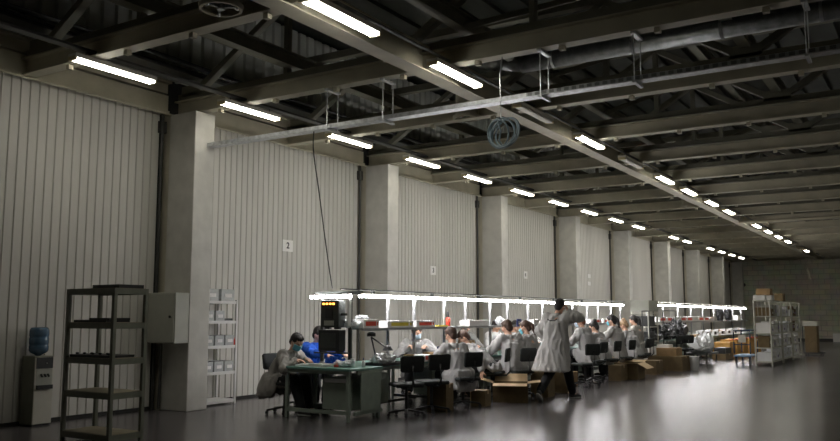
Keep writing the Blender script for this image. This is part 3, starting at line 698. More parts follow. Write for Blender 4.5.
# worker with teal mask at the left end of the end bench, facing right
P1POSE = seated(.64, .50, .26, .80, .12, (1, -.15, -.75), knee=.46)
P1POSE['legL'] = ((.46, .12, .50), (.54, .12, .095), V((1, .1, 0))); P1POSE['legR'] = ((.46, -.13, .50), (.60, -.13, .095), V((1, -.12, 0)))
person('man in grey lab coat and blue mask at the left end of the bench', (1.35, 9.84, 0), .05,
       P1POSE, dict(fine=True, coat='coat_dim', mask='mask', hair='hair_black', skirt='hang', hem=.22, back=.16, bulk=1.1, scale=1.04))
# man in royal blue jacket behind
person('person in bright blue jacket leaning over the bench behind black posts', (1.26, 10.66, 0), -.15,
       seated(.50, .54, .62, .86, .15, (1, .1, -.5), knee=.40, tl=(.80, .10, .84), tr=(.74, -.22, .84)), dict(fine=True, coat='blue', coat_name='jacket', hair='hair_black', skirt='short', bulk=1.12, scale=1.05))
person('dark-haired woman in grey coat and pale mask beyond the empty chairs', (1.62, 13.50, 0), -.9,
       seated(.34, .44, .30, .84, .13, (1, -.25, -.6), knee=.30), dict(coat='coat', mask='mask_pale', hair='hair_brown', hair_style='bun', skirt='hang', scale=1.12, bulk=1.15))
person('person in white cap and grey coat on the wall side of the near row', (1.60, 15.35, 0), -.5,
       seated(.22, .56, .34, .84, .13, (1, 0, -.45), knee=.32), dict(coat='coat_dark', hair='hair_black', skirt='short', cap=True, scale=1.06))
person('dark-haired worker on the wall side, just left of the broad-backed man', (1.58, 16.7, 0), -.2,
       seated(.26, .56, .34, .84, .13, (1, 0, -.5), knee=.32), dict(coat='shirt_white', hair='hair_black', skirt='short', scale=1.06))
person('dark-haired worker on the wall side, just right of the broad-backed man', (1.58, 17.6, 0), .1,
       seated(.28, .54, .34, .84, .13, (1, 0, -.6), knee=.32), dict(coat='coat', hair='hair_black', skirt='short', scale=1.06))
person('worker in bright blue mask facing the aisle from the wall side of near row', (1.58, 18.5, 0), -.6,
       seated(.22, .54, .34, .84, .13, (1, -.1, -.45), knee=.32), dict(coat='coat', mask='mask', hair='hair_brown', skirt='short', scale=1.06))
# aisle side, backs to the aisle
AS = dict(scale=1.08)
person('dark-haired worker in grey coat, nearest seated one on the aisle side', (3.42, 12.10, 0), PI - .42,
       seated(.40, .50, .34, .78, .15, (1, .1, -.45), knee=.40), dict(fine=True, coat='coat', hair='hair_brown', skirt='hang', hem=.26, bulk=1.12, scale=1.05))
bp = seated(.85, .54, .4, .82, .12, (1, .25, -.9), knee=.40); bp['armL'] = ((-.06, .56, .34), (-1, .6, 0), (.1, .2, -1), .5)
person('worker in pale coat bending down to reach into a small box', (3.22, 13.56, 0), PI + .3, bp, dict(fine=True, coat='coat', hair='hair_brown', skirt='short', bulk=1.22, scale=1.07))
person('broad-backed worker in grey coat seated behind the open cardboard box', (3.44, 14.14, 0), PI - .45,
       seated(.30, .55, .42, .82, .16, (1, .1, -.4), knee=.38), dict(fine=True, coat='coat', hair='hair_brown', skirt='hang', hem=.36, bulk=1.30, scale=1.08))
person('masked woman in grey coat seated just left of the walking person', (3.36, 15.05, 0), PI - .05,
       seated(.12, .54, .36, .86, .14, (1, .1, -.45), knee=.40), dict(coat='coat', mask='mask', hair='hair_brown', hair_style='tail', skirt='hang', hem=.30, scale=1.06, bulk=1.1))
person('auburn-haired woman in grey coat seated just right of the walking person', (3.40, 18.10, 0), PI - .1,
       seated(.22, .60, .40, .82, .14, (1, .2, -.4), knee=.40), dict(coat='coat', mask='mask_pale', hair='hair_red', skirt='hang', bulk=1.25, hem=.36, scale=1.10))
person('woman with a dark hair bun in a grey coat', (3.40, 19.05, 0), PI - .1,
       seated(.26, .50, .40, .80, .14, (1, .1, -.5), knee=.40), dict(coat='coat', hair='hair_black', hair_style='bun', skirt='hang', hem=.34, scale=1.08, bulk=1.15))
person('dark-haired woman in blue mask and grey coat, upright, in profile', (3.40, 20.15, 0), PI - .1,
       seated(.14, .60, .40, .82, .14, (1, .1, -.3), knee=.40), dict(coat='coat', mask='mask', hair='hair_black', hair_style='tail', skirt='hang', hem=.34, scale=1.10, bulk=1.15))
person('fair-haired woman in pale grey coat leaning forward near the open box', (3.42, 21.50, 0), PI - .1,
       seated(.42, .52, .34, .80, .14, (1, .1, -.7), knee=.40), dict(coat='coat', hair='hair_fair', hair_style='bun', skirt='hang', hem=.34, scale=1.10, bulk=1.2))
person('dark-haired woman at the far end of the near row beside the clothes rail', (3.25, 22.35, 0), PI - .1,
       seated(.12, .64, .34, .84, .14, (1, .1, -.35), knee=.40), dict(coat='coat_dim', hair='hair_black', hair_style='tail', skirt='hang', hem=.34, scale=1.06))

# walking person, seen from behind, right hand at the head
wp = dict(pelvis=(0, 0, .93), neck=(.05, 0, 1.48), face=V((1, -.15, -.35)), head=V((.045, -.055, .15)), hunch=(-.03, 0, 0),
          armL=((.20, .20, 1.02), (-.4, 1.1, -.2), (.6, -.6, -.2), .7), armR=((.17, -.175, 1.54), (-.1, -1.2, -1.1), (.05, .35, .9), .6),
          legL=((.02, .11, .50), (-.46, .14, .17), V((1, .05, -.75))), legR=((.30, -.10, .50), (.48, -.12, .095), V((.85, -.52, 0))), palm=V((0, 1, 0)))
person('person in a long grey lab coat walking away with a hand raised to the head', (4.36, 13.92, 0), PI / 2 + .05, wp,
       dict(fine=True, coat='coat_lightened', hair='hair_black', skirt='walk', bulk=1.25, fold=.02, sole='sole', scale=1.035))
co = [o for o in C.objects if o.name.startswith('lab_coat') and o.parent and 'walking away' in o.parent.get('label', '')][0]
mk = MB(); mk.tube([(-.158, .09, 1.395), (-.168, .05, 1.375), (-.172, 0, 1.37), (-.168, -.05, 1.375), (-.158, -.09, 1.395)], .009, 6); mk.build('back_print', 'black', co, True)

# ------------------------------------------------------------------ chairs
def office_chair(sh=.47, arms=False):
    t = thing('office_chair', '', 'chair', (0, 0, 0), 0, 'black office chairs at the benches')
    MB().box((0, 0, sh), (.44, .44, .06)).build('seat', 'black_fabric', t, bevel=.025)
    s = MB(); n = 8
    for k in range(n):
        a = (k / (n - 1) - .5) * .9
        s.box((-.30 + .10 * (1 - math.cos(a)) * 1.2, .42 * math.sin(a), sh + .35), (.035, .062, .29), Matrix.Rotation(-a, 3, 'Z'))
    MB().loft([((-.275, 0, sh + .20), .022, .15, None, .5), ((-.285, 0, sh + .22), .030, .18, None, .5), ((-.305, 0, sh + .42), .030, .19, None, .5), ((-.31, 0, sh + .445), .022, .16, None, .5)], 24).build('backrest', 'black_fabric', t, True); s.bm.free()
    MB().tube([(-.05, 0, sh - .045), (-.27, 0, sh - .04), (-.34, 0, sh + .03), (-.335, 0, sh + .3)], .016, 8).build('back_bar', 'black', t, True)
    MB().cyl((0, 0, .09), (0, 0, sh - .03), .025).cyl((0, 0, sh - .06), (0, 0, sh - .03), .09).build('gas_column', 'black', t)
    for k in range(5):
        a = k * 2 * PI / 5 + .3; l = MB().bar((.02 * math.cos(a), .02 * math.sin(a), .10), (.28 * math.cos(a), .28 * math.sin(a), .065), .045, .028).build('base_leg', 'black', t)
        MB().cyl((.28 * math.cos(a) - .012, .28 * math.sin(a), .028), (.28 * math.cos(a) + .012, .28 * math.sin(a), .028), .028, n=12).cyl((.28 * math.cos(a), .28 * math.sin(a), .03), (.28 * math.cos(a), .28 * math.sin(a), .07), .008, n=6).build('caster', 'black', l)
    return t
ch0 = office_chair()
CH = [((3.36, 10.52), PI - .7, 'empty black office chair nearest the camera, beside the end bench'),
      ((3.42, 11.15), PI - .6, 'empty black office chair between the nearest chair and the cardboard box'),
      ((3.47, 12.07), PI - .42, 'black office chair under the nearest seated worker on the aisle side'),
      ((3.24, 13.57), PI + .3, 'black office chair under the worker bending to a small box'),
      ((3.53, 14.09), PI - .45, 'black office chair under the broad-backed worker'),
      ((3.44, 15.05), PI - .05, 'black office chair under the masked woman left of the walking person'),
      ((3.50, 18.07), PI - .1, 'black office chair under the auburn-haired woman'),
      ((3.50, 19.02), PI - .1, 'black office chair under the woman with the hair bun'),
      ((3.50, 20.12), PI - .1, 'black office chair under the upright woman in blue mask'),
      ((3.50, 21.47), PI - .1, 'black office chair under the fair-haired woman'),
      ((3.32, 22.35), PI, 'black office chair under the worker beside the clothes rail'),
      ((3.75, 16.95), PI - .6, 'empty black office chair in the aisle right of the walking person'),
      ((1.55, 9.84), .05, 'black office chair under the man at the left end of the end bench'),
      ((1.18, 10.68), -.15, 'black office chair under the person in the blue jacket'),
      ((1.56, 13.57), -.9, 'black office chair under the woman in the pale mask'),
      ((1.52, 15.35), -.5, 'black office chair under the worker in the white cap'),
      ((1.50, 17.6), .1, 'black office chair under the wall side worker right of the broad-backed man'),
      ((3.42, 25.0), PI - .3, 'empty black office chair at the near end of the far row'),
      ((3.50, 26.2), 2.2, 'empty black office chair just before the white cart in the far row'),
      ((3.35, 28.9), PI + .2, 'empty black office chair just beyond the white cart')]
for i, ((x, y), rz, lab) in enumerate(CH):
    o = ch0 if i == 0 else dup(ch0, (0, 0, 0), 0, lab, 'black office chairs at the benches'); o['label'] = lab; o.location = (x, y, 0); o.rotation_euler = (0, 0, rz)

# ------------------------------------------------------------------ boxes
def carton(x, y, z, sx, sy, sz, rz, label, m='card_dark', open_=False, group='cardboard boxes', flap=None, tape=True):
    t = thing('cardboard_box', label, 'box', (x, y, z), rz, group)
    if open_:
        s = MB(); w = .008
        s.bb(-sx / 2, sx / 2, -sy / 2, sy / 2, 0, w)
        for a in (-1, 1): s.bb(a * sx / 2 - w / 2, a * sx / 2 + w / 2, -sy / 2, sy / 2, 0, sz); s.bb(-sx / 2, sx / 2, a * sy / 2 - w / 2, a * sy / 2 + w / 2, 0, sz)
        s.build('box_body', m, t)
        for (ax, ay, tilt) in (flap or ((1, 0, -.3), (-1, 0, .15), (0, 1, .2), (0, -1, -.25))):
            L = (sy if ax else sx); D = min(sx, sy) * .46
            d = V((ax, ay, 0)); u = V((0, 0, 1)); out = d * math.cos(tilt) + u * math.sin(tilt); edge = V((ax * sx / 2, ay * sy / 2, sz))
            c = edge + out * D / 2; q = Matrix((out, V((-ay, ax, 0)), out.cross(V((-ay, ax, 0))))).transposed()
            MB().box(c, (D, L * .98, .006), q).build('flap', 'card_in', t)
    else:
        MB().bb(-sx / 2, sx / 2, -sy / 2, sy / 2, 0, sz).build('box_body', m, t, bevel=.004)
        if tape: MB().bb(-sx / 2 - .001, sx / 2 + .001, -.025, .025, sz - .06, sz + .0015).build('tape_strip', 'card_in', t)
    return t
carton(3.42, 11.42, 0, .32, .36, .43, .2, 'brown cardboard box standing behind the two empty chairs')
carton(3.62, 12.42, 0, .26, .26, .26, .1, 'small low brown box under the nearest seated worker')
carton(3.36, 12.86, 0, .22, .24, .22, -.1, 'small pale box the bending worker reaches into', 'card', True, flap=((0, 1, -.9), (1, 0, -1.1)))
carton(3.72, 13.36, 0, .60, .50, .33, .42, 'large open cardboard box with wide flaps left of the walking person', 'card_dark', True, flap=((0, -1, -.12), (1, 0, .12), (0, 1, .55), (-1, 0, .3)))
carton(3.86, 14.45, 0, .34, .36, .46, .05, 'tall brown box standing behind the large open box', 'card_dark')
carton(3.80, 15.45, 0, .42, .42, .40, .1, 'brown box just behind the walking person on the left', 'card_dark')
carton(3.30, 16.95, 0, .36, .50, .30, 0, 'yellowish brown box under the empty chair right of the walking person', 'card')
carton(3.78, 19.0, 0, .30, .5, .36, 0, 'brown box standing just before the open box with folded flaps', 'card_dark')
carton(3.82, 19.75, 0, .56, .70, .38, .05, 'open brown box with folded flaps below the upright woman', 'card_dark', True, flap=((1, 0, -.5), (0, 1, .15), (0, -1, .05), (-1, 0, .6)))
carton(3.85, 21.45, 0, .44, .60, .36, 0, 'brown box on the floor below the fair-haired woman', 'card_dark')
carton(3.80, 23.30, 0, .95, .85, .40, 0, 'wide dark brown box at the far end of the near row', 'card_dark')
carton(3.82, 23.28, .402, .55, .60, .22, 0, 'orange brown box resting on the wide dark box', 'card')
carton(3.70, 23.30, .623, .34, .40, .08, 0, 'flat white tray on top of the orange brown box', 'paper', tape=False)
on('waste_bin', 'small white bin beside the wide dark box', 'bin', MB().lathe([(.10, 0), (.13, .36), (.14, .38), (.12, .38)], (4.42, 23.6, 0)), 'white')
for k, (y, zz) in enumerate(((31.6, .55), (32.8, .62), (34.0, .62), (35.4, .62), (36.8, .6))):
    carton(3.55, y, 0, .6, .9, zz, 0, 'orange brown carton under the far row, %s from the near side' % ORD[k], 'orange_card', group='orange brown cartons under the far row')
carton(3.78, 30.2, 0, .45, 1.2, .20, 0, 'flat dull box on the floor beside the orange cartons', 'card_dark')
on('black_crate', 'long black crate standing on the flat dull box in the far row', 'crate', MB().bb(3.6, 3.98, 29.7, 30.7, .201, .40), 'black', bevel=.01)
on('red_strip', 'red tape band lying along the top of the orange cartons', 'tape', MB().bb(3.80, 3.87, 31.2, 37.2, .626, .65), 'red')

# ------------------------------------------------------------------ things on benches and shelves
def label_box(x, y, z, sx, sy, sz, label, stripe, n=1, group='labelled boxes on the upper shelf'):
    t = thing('parts_box', label, 'box', (x, y, z), 0, group)
    MB().bb(-sx / 2, sx / 2, -sy / 2, sy / 2, 0, sz).build('box_body', 'paper', t, bevel=.003)
    if stripe: MB().bb(sx / 2, sx / 2 + .003, -sy * .36, sy * .30, sz * .25, sz * .75).build('printed_band', stripe, t); MB().bb(sx / 2, sx / 2 + .003, sy * .36, sy * .42, sz * .3, sz * .7).build('printed_mark', stripe, t)
    return t
SH = 1.311
def bag(x, y, z, s, label, m='whitish', group='crumpled plastic bags', seed=0, nm='plastic_bag'):
    b = MB(); b.sph((0, 0, s[2] * .45), (s[0] / 2, s[1] / 2, s[2] * .55), u=40, v=24)
    sd = V((seed * 1.7, seed * 2.3, seed)); k_ = 5 / max(min(s[0], s[1]), .15)
    for v in b.bm.verts:
        q = noise.noise(v.co * k_ + sd) * .8 + abs(noise.noise(v.co * k_ * 2.3 + sd)) * .5; f = 1 + q * .5
        v.co = V((max(-s[0] * .5, min(s[0] * .5, v.co.x * f)), max(-s[1] * .5, min(s[1] * .5, v.co.y * f)), max(v.co.z * f, .001)))
    o = b.build(nm, m, smooth=False, loc=(x, y, z)); return tag(o, label, 'bag', group)
label_box(XP, 10.58, SH, .22, .42, .14, 'white box with red print at the near end of the upper shelf', 'red')
bag(XP - .02, 10.5, SH + .142, (.18, .24, .05), 'crumpled white plastic on the near red-printed box', 'whitish', seed=1)
bag(XP, 10.22 + .0, SH, (.22, .26, .12), 'crumpled pale bag with dark marks beside the end bench post', 'whitish', seed=2)
label_box(XP, 11.42, SH, .22, .78, .11, 'long white box with yellow print on the upper shelf', 'yellow')
label_box(XP, 12.22, SH, .22, .62, .11, 'long white box with red print past the yellow one', 'red')
on('strip_pack', 'flat yellow and white strip pack on the upper shelf before the bottle', 'pack', MB().bb(XP - .1, XP + .1, 12.66, 13.0, SH, SH + .025), 'yellow')
t = thing('glue_bottle', 'dark bottle with red label standing on the upper shelf', 'bottle', (XP + .02, 13.12, SH))
MB().lathe([(.045, 0), (.05, .01), (.05, .13), (.025, .17)]).build('bottle_body', 'red', t, True); MB().lathe([(.028, .165), (.03, .18), (.02, .26), (.012, .28)]).build('cap', 'black', t, True)
bag(XP, 15.3, SH, (.16, .2, .15), 'white bag standing up on the upper shelf above the broad-backed worker', 'whitish', seed=4)
t = thing('blue_label_card', 'small navy card clipped to the upper shelf left of a post', 'card', (XP + .15, 15.9, SH - .03))
MB().bb(0, .012, -.11, .11, 0, .16).build('card_sheet', 'navy', t); MB().bb(.012, .016, -.05, .05, .05, .11).build('card_mark', 'white', t)
for k, (y, L, st) in enumerate(((19.0, .9, 'red'), (20.7, .8, 'red'), (21.7, .9, 'red'), (14.2, .8, None), (17.2, .9, None))):
    label_box(XP, y, SH, .22, L, .11, ('red printed box on upper shelf above the auburn-haired woman', 'red printed box on upper shelf above the upright masked woman', 'red printed box on upper shelf left of the clothes rail',
        'plain white box on upper shelf near the bottle', 'plain white box on upper shelf behind the walking person')[k], st)
for k in range(9):
    label_box(XP, 26.9 + k * .86, SH, .24, .8, .16, 'white box with red print on the far row shelf, %s from near side' % ORD[k], 'red' if k % 3 != 2 else None, group='labelled boxes on the far row shelf')
for k, y in enumerate((35.8, 37.4)):
    bag(XP, y, SH, (.25, .7, .5), ('nearer' if k == 0 else 'farther') + ' dark bundle hanging over the far row shelf', 'black', 'dark bundles on the far shelf', seed=k + 7, nm='dark_bundle')
label_box(XP, 39.2, SH, .24, .7, .22, 'white box at the far end of the far row shelf', None, group='labelled boxes on the far row shelf')

TB = .751
# end bench clutter
on('paper_stack', 'white papers spread on the end bench in front of the black device', 'paper', MB().box((2.10, 9.80, TB + .012), (.42, .26, .024), Matrix.Rotation(.2, 3, 'Z')).box((2.34, 9.74, TB + .02), (.3, .24, .04), Matrix.Rotation(-.15, 3, 'Z')), 'paper')
bag(2.72, 9.82, TB, (.3, .26, .09), 'crumpled clear bag with white parts on the end bench', 'white', seed=3)
bag(2.42, 9.98, TB, (.34, .16, .12), 'blue stand-in for the jacket sleeve on the end bench under the black box', 'blue', None, 13, 'sleeve_stand_in')  # added shape standing in for the blue jacket's reaching sleeve
t = thing('glass_jar', 'clear jar with white lid at the right corner of the end bench', 'jar', (2.88, 9.80, TB))
MB().lathe([(.03, 0), (.035, .01), (.035, .09), (.028, .1)]).build('jar_body', 'whitish', t, True); MB().lathe([(.03, .1), (.03, .125)]).build('lid', 'white', t)
on('tape_roll', 'small red tape roll on the end bench near the post', 'tape', MB().lathe([(.04, 0), (.04, .03)], (2.66, 9.70, TB)), 'red')
t = thing('small_bottle', 'small white squeeze bottle beside the clear jar', 'bottle', (2.99, 9.92, TB)); MB().lathe([(.025, 0), (.028, .01), (.028, .08), (.01, .1)]).build('bottle_body', 'white', t, True); MB().lathe([(.01, .1), (.006, .14)]).build('nozzle', 'navy', t)
t = thing('black_tray', 'black tray heaped with pale bags on the first bench of the row', 'tray', (2.92, 10.62, TB))
MB().bb(-.16, .16, -.34, .34, .0, .012).bb(-.17, -.155, -.35, .35, 0, .04).bb(.155, .17, -.35, .35, 0, .04).bb(-.17, .17, -.35, -.335, 0, .04).bb(-.17, .17, .335, .35, 0, .04).build('tray_body', 'black', t)
bag(2.92, 10.55, TB + .014, (.26, .52, .14), 'heap of crumpled clear bags in the black tray', 'whitish', seed=5)
t = thing('parts_crate', 'small white crate with red end on the first bench', 'crate', (2.9, 11.75, TB)); MB().bb(-.1, .1, -.14, .14, 0, .11).build('crate_body', 'white', t, bevel=.005); MB().bb(.1, .106, -.1, .06, .03, .09).build('red_patch', 'red', t)
carton(2.75, 12.25, TB, .22, .26, .13, .1, 'small brown box on the second bench behind the white crate', 'card', group='small boxes on the benches')
carton(2.70, 13.6, TB, .22, .24, .30, 0, 'upright brown box on the bench right of the masked woman', 'card', group='small boxes on the benches')
carton(2.6, 11.9, TB, .2, .3, .10, 0, 'flat brown box on the first bench beneath the upper shelf', 'card', group='small boxes on the benches')
# repeated small containers along the benches
t0 = thing('parts_tray', '', 'tray', (0, 0, 0), 0, 'white parts trays on the benches')
MB().bb(-.13, .13, -.17, .17, 0, .01).bb(-.13, -.12, -.17, .17, 0, .08).bb(.12, .13, -.17, .17, 0, .08).bb(-.13, .13, -.17, -.16, 0, .08).bb(-.13, .13, .16, .17, 0, .08).build('tray_body', 'white', t0)
MB().sph((0, 0, .035), (.1, .13, .04)).build('contents', 'whitish', t0)
b0 = thing('pump_bottle', '', 'bottle', (0, 0, 0), 0, 'pump bottles on the benches')
MB().lathe([(.035, 0), (.04, .01), (.04, .13), (.015, .16)]).build('bottle_body', 'white', b0, True); MB().lathe([(.012, .16), (.012, .19)]).bb(-.01, .05, -.01, .01, .185, .2).build('pump', 'navy', b0)
r2 = random.Random(4); ft = fb = True
names = [('near', NB, Y0), ('far', N2, Y1)]
for rn, cnt, ys in names:
    for k in range(cnt):
        for j, (dx, dy, side) in enumerate(((.22, .35, 'aisle'), (-.38, 1.2, 'wall'), (.20, 1.35, 'aisle'))):
            if rn == 'near' and k == 0: continue
            lab = 'white parts tray on the %s side of the %s bench, %s row, %s post' % (side, ORD[k], rn, ('before its' if j == 0 else 'behind its'))
            x, y = XP + dx, ys + BL * k + dy + r2.uniform(-.08, .08)
            if ft: o = t0; ft = False
            else: o = dup(t0, (0, 0, 0), 0, lab, 'white parts trays on the benches')
            o['label'] = lab; o.location = (x, y, TB + .0005); o.rotation_euler = (0, 0, r2.uniform(-.3, .3))
        if k % 2 == 1:
            lab = 'white pump bottle on the %s bench of the %s row' % (ORD[k], rn)
            if fb: o = b0; fb = False
            else: o = dup(b0, (0, 0, 0), 0, lab, 'pump bottles on the benches')
            o['label'] = lab; o.location = (XP - .05, ys + BL * k + .75, TB + .0005)
# small white light-fixtures like desktop testers on the far row
d0 = thing('soldering_station', '', 'device', (0, 0, 0), 0, 'white desktop devices on the far row')
MB().bb(-.12, .12, -.22, .22, 0, .03).bb(-.12, -.04, -.22, .22, .03, .22).build('device_body', 'white', d0, bevel=.01); MB().bb(-.04, .10, -.2, .2, .16, .24).build('head', 'white', d0, bevel=.01); MB().bb(-.04, -.035, -.16, .16, .05, .15).build('front_panel', 'black', d0)
for k in range(7):
    lab = 'white desktop device on the far row, %s of seven from the near side' % ORD[k]
    o = d0 if k == 0 else dup(d0, (0, 0, 0), 0, lab, 'white desktop devices on the far row'); o['label'] = lab; o.location = (2.98, 30.55 + 1.25 * k, TB)
carton(2.98, 29.85, TB, .25, .8, .1, 0, 'flat orange brown box on the far row before the white devices', 'card', group='small boxes on the benches')
# dark laid-up chairs and bundles on the near benches of the far row
for k, (x, y, sx, sy, sz) in enumerate(((2.7, 25.3, .7, .9, .22), (2.7, 26.6, .7, 1.1, .40), (2.7, 28.0, .8, 1.3, .52))):
    bag(x, y, TB, (sx, sy, sz), ('low', 'middle sized', 'tall')[k] + ' dark bundle lying on the far row benches', 'black', 'dark bundles on the far benches', seed=k + 11, nm='dark_bundle')
# white cart with covered goods
t = thing('cart', 'white cart with pale goods beside the far row', 'cart', (3.78, 27.2, 0))
MB().bb(-.35, .35, -.75, .75, .30, .35).build('deck', 'dark_steel', t)
for sx in (-.3, .3):
    for sy in (-.65, .65): MB().cyl((sx, sy, .06), (sx, sy, .30), .02).build('leg', 'dark_steel', t); MB().cyl((sx - .015, sy, .045), (sx + .015, sy, .045), .045).build('wheel', 'black', t)
bag(3.78, 27.0, .351, (.66, 1.0, .42), 'large pale plastic covered heap on the cart', 'white', 'crumpled plastic bags', seed=21)
bag(3.78, 27.75, .351, (.5, .5, .52), 'smaller upright white bag at the far end of the cart', 'white', 'crumpled plastic bags', seed=23)

# tall rack with grey sheet between the two rows
t = thing('equipment_rack', 'tall pale rack with grey top panel between the two bench rows', 'rack', (2.95, 23.95, 0))
for sx in (-.25, .25):
    for sy in (-.45, .45): MB().bb(sx - .02, sx + .02, sy - .02, sy + .02, 0, 1.95).build('upright', 'cage', t)
for z in (.3, .78, 1.2, 1.6): MB().bb(-.26, .26, -.46, .46, z - .03, z).build('shelf', 'cage', t)
MB().bb(.262, .28, -.46, .46, 1.63, 1.95).bb(-.26, .26, -.475, -.462, 1.63, 1.95).build('grey_panel', 'cabinet', t)
on('black_box', 'black box on the upper middle shelf of the tall pale rack', 'box', MB().bb(2.75, 3.15, 23.6, 24.3, 1.201, 1.5), 'black', bevel=.01)
on('black_box', 'black box on the lower middle shelf of the tall pale rack', 'box', MB().bb(2.75, 3.15, 23.6, 24.3, .781, 1.05), 'black', bevel=.01)
on('parcel', 'pale parcel on the lowest shelf of the tall pale rack', 'parcel', MB().bb(2.78, 3.18, 23.6, 24.3, .301, .62), 'paper', bevel=.01)
# clothes rail
def clothes_rail(y0, y1, x, h, lab):
    t = thing('clothes_rail', lab, 'clothes rail', (x, (y0 + y1) / 2, 0)); L = (y1 - y0) / 2
    MB().cyl((0, -L, h), (0, L, h), .014).build('top_bar', 'dark_steel', t)
    for s in (-1, 1): MB().cyl((0, s * L, .05), (0, s * L, h), .014).build('upright', 'dark_steel', t); MB().bar((-.2, s * L, .05), (.2, s * L, .05), .03, .03).build('foot_bar', 'dark_steel', t)
    MB().cyl((0, -L, .9), (0, L, .9), .01).build('middle_bar', 'dark_steel', t)
    for s in (-1, 1):
        for q in (-.2, .2): MB().sph((q, s * L, .025), .025).build('caster', 'black', t)
    return t
clothes_rail(22.75, 23.4, 3.25, 1.64, 'black clothes rail at the far end of the near row')
clothes_rail(24.7, 26.1, 3.28, 1.66, 'black clothes rail beside the dark bundles of the far row')

# ------------------------------------------------------------------ right side: trolley, cages, hand truck
t = thing('platform_trolley', 'blue platform trolley with dark tube handle left of the cages', 'trolley', (5.02, 27.75, 0))
MB().bb(-.26, .26, -.62, .62, .24, .29).build('platform', 'trolley_blue', t, bevel=.01)
h = [(-.24, -.6, .33), (-.24, -.6, .98), (-.2, -.6, 1.04), (.2, -.6, 1.04), (.24, -.6, .98), (.24, -.6, .33)]
MB().tube(smooth_pts(h, 4), .02, 8).build('handle', 'trolley_dark', t, True); MB().bb(-.23, .23, -.61, -.59, .60, .63).build('handle_bar', 'trolley_dark', t)
MB().bb(-.1, .12, -.62, -.60, .68, .92).build('notice_sheet', 'cage', t)
h = [(-.24, .6, .33), (-.24, .6, .98), (-.2, .6, 1.04), (.2, .6, 1.04), (.24, .6, .98), (.24, .6, .33)]
MB().tube(smooth_pts(h, 4), .02, 8).build('handle', 'trolley_dark', t, True)
for sx in (-.2, .2):
    for sy in (-.5, .5):
        w = MB().cyl((sx - .02, sy, .10), (sx + .02, sy, .10), .10, n=18).build('wheel', 'black', t); MB().bb(sx - .035, sx + .035, sy - .04, sy + .04, .17, .24).build('wheel_bracket', 'trolley_dark', w)

def cage(loc, lab, L=2.0, W=.46, H=1.98, levels=(.14, .55, .98, 1.50)):
    t = thing('cage_rack', lab, 'cage', loc, 0, 'pale steel cage racks')
    for sx in (-1, 1):
        for sy in (-1, 1): MB().cyl((sx * W / 2, sy * L / 2, .0), (sx * W / 2, sy * L / 2, H), .022, n=8).build('upright', 'cage', t)
    for z in levels: MB().bb(-W / 2, W / 2, -L / 2, L / 2, z - .03, z).build('shelf', 'cage', t)
    m = MB()
    for z in (H - .01, 1.25, .78):
        for s in (-1, 1): m.cyl((s * W / 2, -L / 2, z), (s * W / 2, L / 2, z), .012, n=6)
    for s in (-1, 1):
        m.cyl((-W / 2, s * L / 2, H - .01), (W / 2, s * L / 2, H - .01), .014, n=6)
        for k in range(1, 4): m.cyl((-W / 2 + W * k / 4, s * L / 2, levels[-1]), (-W / 2 + W * k / 4, s * L / 2, H), .007, n=6)
    m.build('wire_side', 'cage', t)
    return t
CG = [(5.73, 27.65), (5.73, 29.8), (5.73, 31.95)]
for i, (x, y) in enumerate(CG):
    cage((x, y, 0), ('nearest', 'middle', 'farthest')[i] + ' pale steel cage rack stacked with boxes near the end wall')
n = 0
r3 = random.Random(8)
lv = ('bottom', 'second', 'third', 'top')
for i, (x, y) in enumerate(CG):
    for j, z in enumerate((.14, .55, .98, 1.50)):
        for q in range(5):
            yy = y - .76 + q * .38; h_ = r3.choice((.22, .26, .31, .35)); 
            m_ = r3.choice(('paper', 'white', 'whitish', 'paper', 'card_dark', 'cabinet')) if j else r3.choice(('paper', 'white', 'whitish'))
            dx = .0; w_ = r3.uniform(.30, .42)
            lab = '%s %s box, %s on the %s shelf of the %s cage' % ({'paper': 'white', 'white': 'white', 'whitish': 'pale', 'card_dark': 'brown', 'cabinet': 'grey'}[m_], 'stacked', ('nearest', 'second', 'middle', 'fourth', 'farthest')[q], lv[j], ('nearest', 'middle', 'farthest')[i])
            t = thing('storage_box', lab, 'box', (x + dx, yy, z + .001), 0, 'boxes in the cage racks')
            MB().bb(-w_ / 2, w_ / 2, -.17, .17, 0, h_).build('box_body', m_, t, bevel=.006)
            MB().bb(w_ / 2, w_ / 2 + .003, -.08, .08, h_ * .3, h_ * .6).build('label_sticker', 'purple' if (q + j) % 3 == 0 else 'cage', t)
carton(5.62, 27.2, 1.981, .34, .5, .16, 0, 'white box on top of the nearest cage', 'paper', group='boxes on top of the cages')
carton(5.86, 27.3, 1.981, .2, .5, .15, 0, 'second white box on top of the nearest cage, aisle side', 'paper', group='boxes on top of the cages')
carton(5.72, 27.3, 2.143, .40, .5, .2, 0, 'orange brown box topmost above the nearest cage', 'card', group='boxes on top of the cages')
carton(5.66, 28.3, 1.981, .30, .4, .2, 0, 'white box on top of the middle cage', 'paper', group='boxes on top of the cages')
carton(5.73, 29.4, 1.981, .5, .5, .26, 0, 'dark brown box on top of the middle cage', 'card_dark', group='boxes on top of the cages')
for i, (x, y) in enumerate(CG):
    tag(MB().bb(x - .42, x + .42, y - .74, y + .74, -.0, .07).build('pallet', 'cage'), ('nearest', 'middle', 'farthest')[i] + ' low pallet board under a cage rack', 'pallet', 'pallets under the cages') if 0 else None
t = thing('hand_truck', 'dark hand truck carrying tall brown cartons right of the cages', 'hand truck', (6.12, 35.0, 0))
MB().bb(-.3, .38, -.4, .4, .08, .12).build('platform', 'dark_steel', t)
for sx in (-.22, .3):
    for sy in (-.3, .3): MB().cyl((sx - .02, sy, .04), (sx + .02, sy, .04), .04).build('wheel', 'black', t)
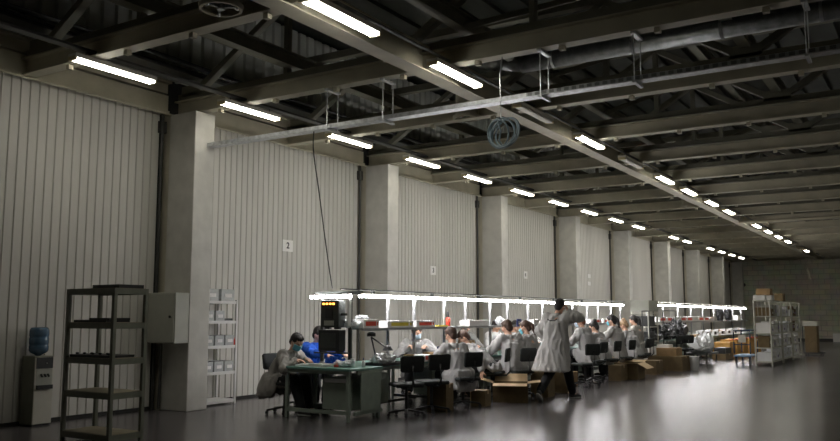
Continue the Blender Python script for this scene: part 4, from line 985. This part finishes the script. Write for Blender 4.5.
MB().tube([(-.3, -.36, .1), (-.3, -.36, 1.1), (-.3, .36, 1.1), (-.3, .36, .1)], .018, 6).build('handle', 'dark_steel', t)
carton(6.1, 35.0, .121, .42, .7, 1.0, 0, 'tall dark brown carton standing on the hand truck', 'card_dark', group='cartons on the hand truck')
carton(6.1, 35.0, 1.123, .50, .75, .18, 0, 'pale lid-like carton on the tall brown carton', 'cage', group='cartons on the hand truck')
carton(5.3, 53.6, 0, .5, .4, .5, 0, 'small white box on the floor against the end wall', 'paper', group='box at the end wall')
t = MB().bb(1.0, 2.2, YE - .01, YE - .04, 1, 1.1); t.bm.free()
tag(MB().cyl((.05, YE - .10, 3.45), (.05, YE, 3.45), .12).build('wall_speaker', 'pipe'), 'small dark round fitting high on the end wall', 'fitting')

# ------------------------------------------------------------------ camera, world, view
cam = bpy.data.cameras.new('camera'); co_ = bpy.data.objects.new('camera', cam); C.objects.link(co_)
cam.sensor_width = 36; cam.lens = 817 / 840 * 36; cam.clip_start = .1; cam.clip_end = 200
yaw, pitch = math.radians(32.10), math.radians(6.67)
fwd = V((-math.sin(yaw) * math.cos(pitch), math.cos(yaw) * math.cos(pitch), math.sin(pitch)))
right = V((math.cos(yaw), math.sin(yaw), 0)); upv = right.cross(fwd)
mw = Matrix((right, upv, -fwd)).transposed().to_4x4(); mw.translation = (10.2, 0, 1.5); co_.matrix_world = mw
sc = bpy.context.scene; sc.camera = co_
wd = bpy.data.worlds.new('world'); sc.world = wd; wd.use_nodes = True
wd.node_tree.nodes['Background'].inputs['Color'].default_value = (.5, .55, .5, 1); wd.node_tree.nodes['Background'].inputs['Strength'].default_value = .02
sc.view_settings.view_transform = 'Standard'; sc.view_settings.look = 'None'; sc.view_settings.gamma = 1; sc.view_settings.use_curve_mapping = False
sc.view_settings.exposure = 0.95

cy = sc.cycles
cy.use_denoising = True; cy.denoising_input_passes = 'RGB_ALBEDO_NORMAL'; cy.denoising_prefilter = 'ACCURATE'
cy.caustics_reflective = False; cy.caustics_refractive = False; cy.sample_clamp_indirect = 2.0; cy.blur_glossy = 1.0; cy.use_adaptive_sampling = False
cy.max_bounces = 8; cy.diffuse_bounces = 4; cy.glossy_bounces = 3
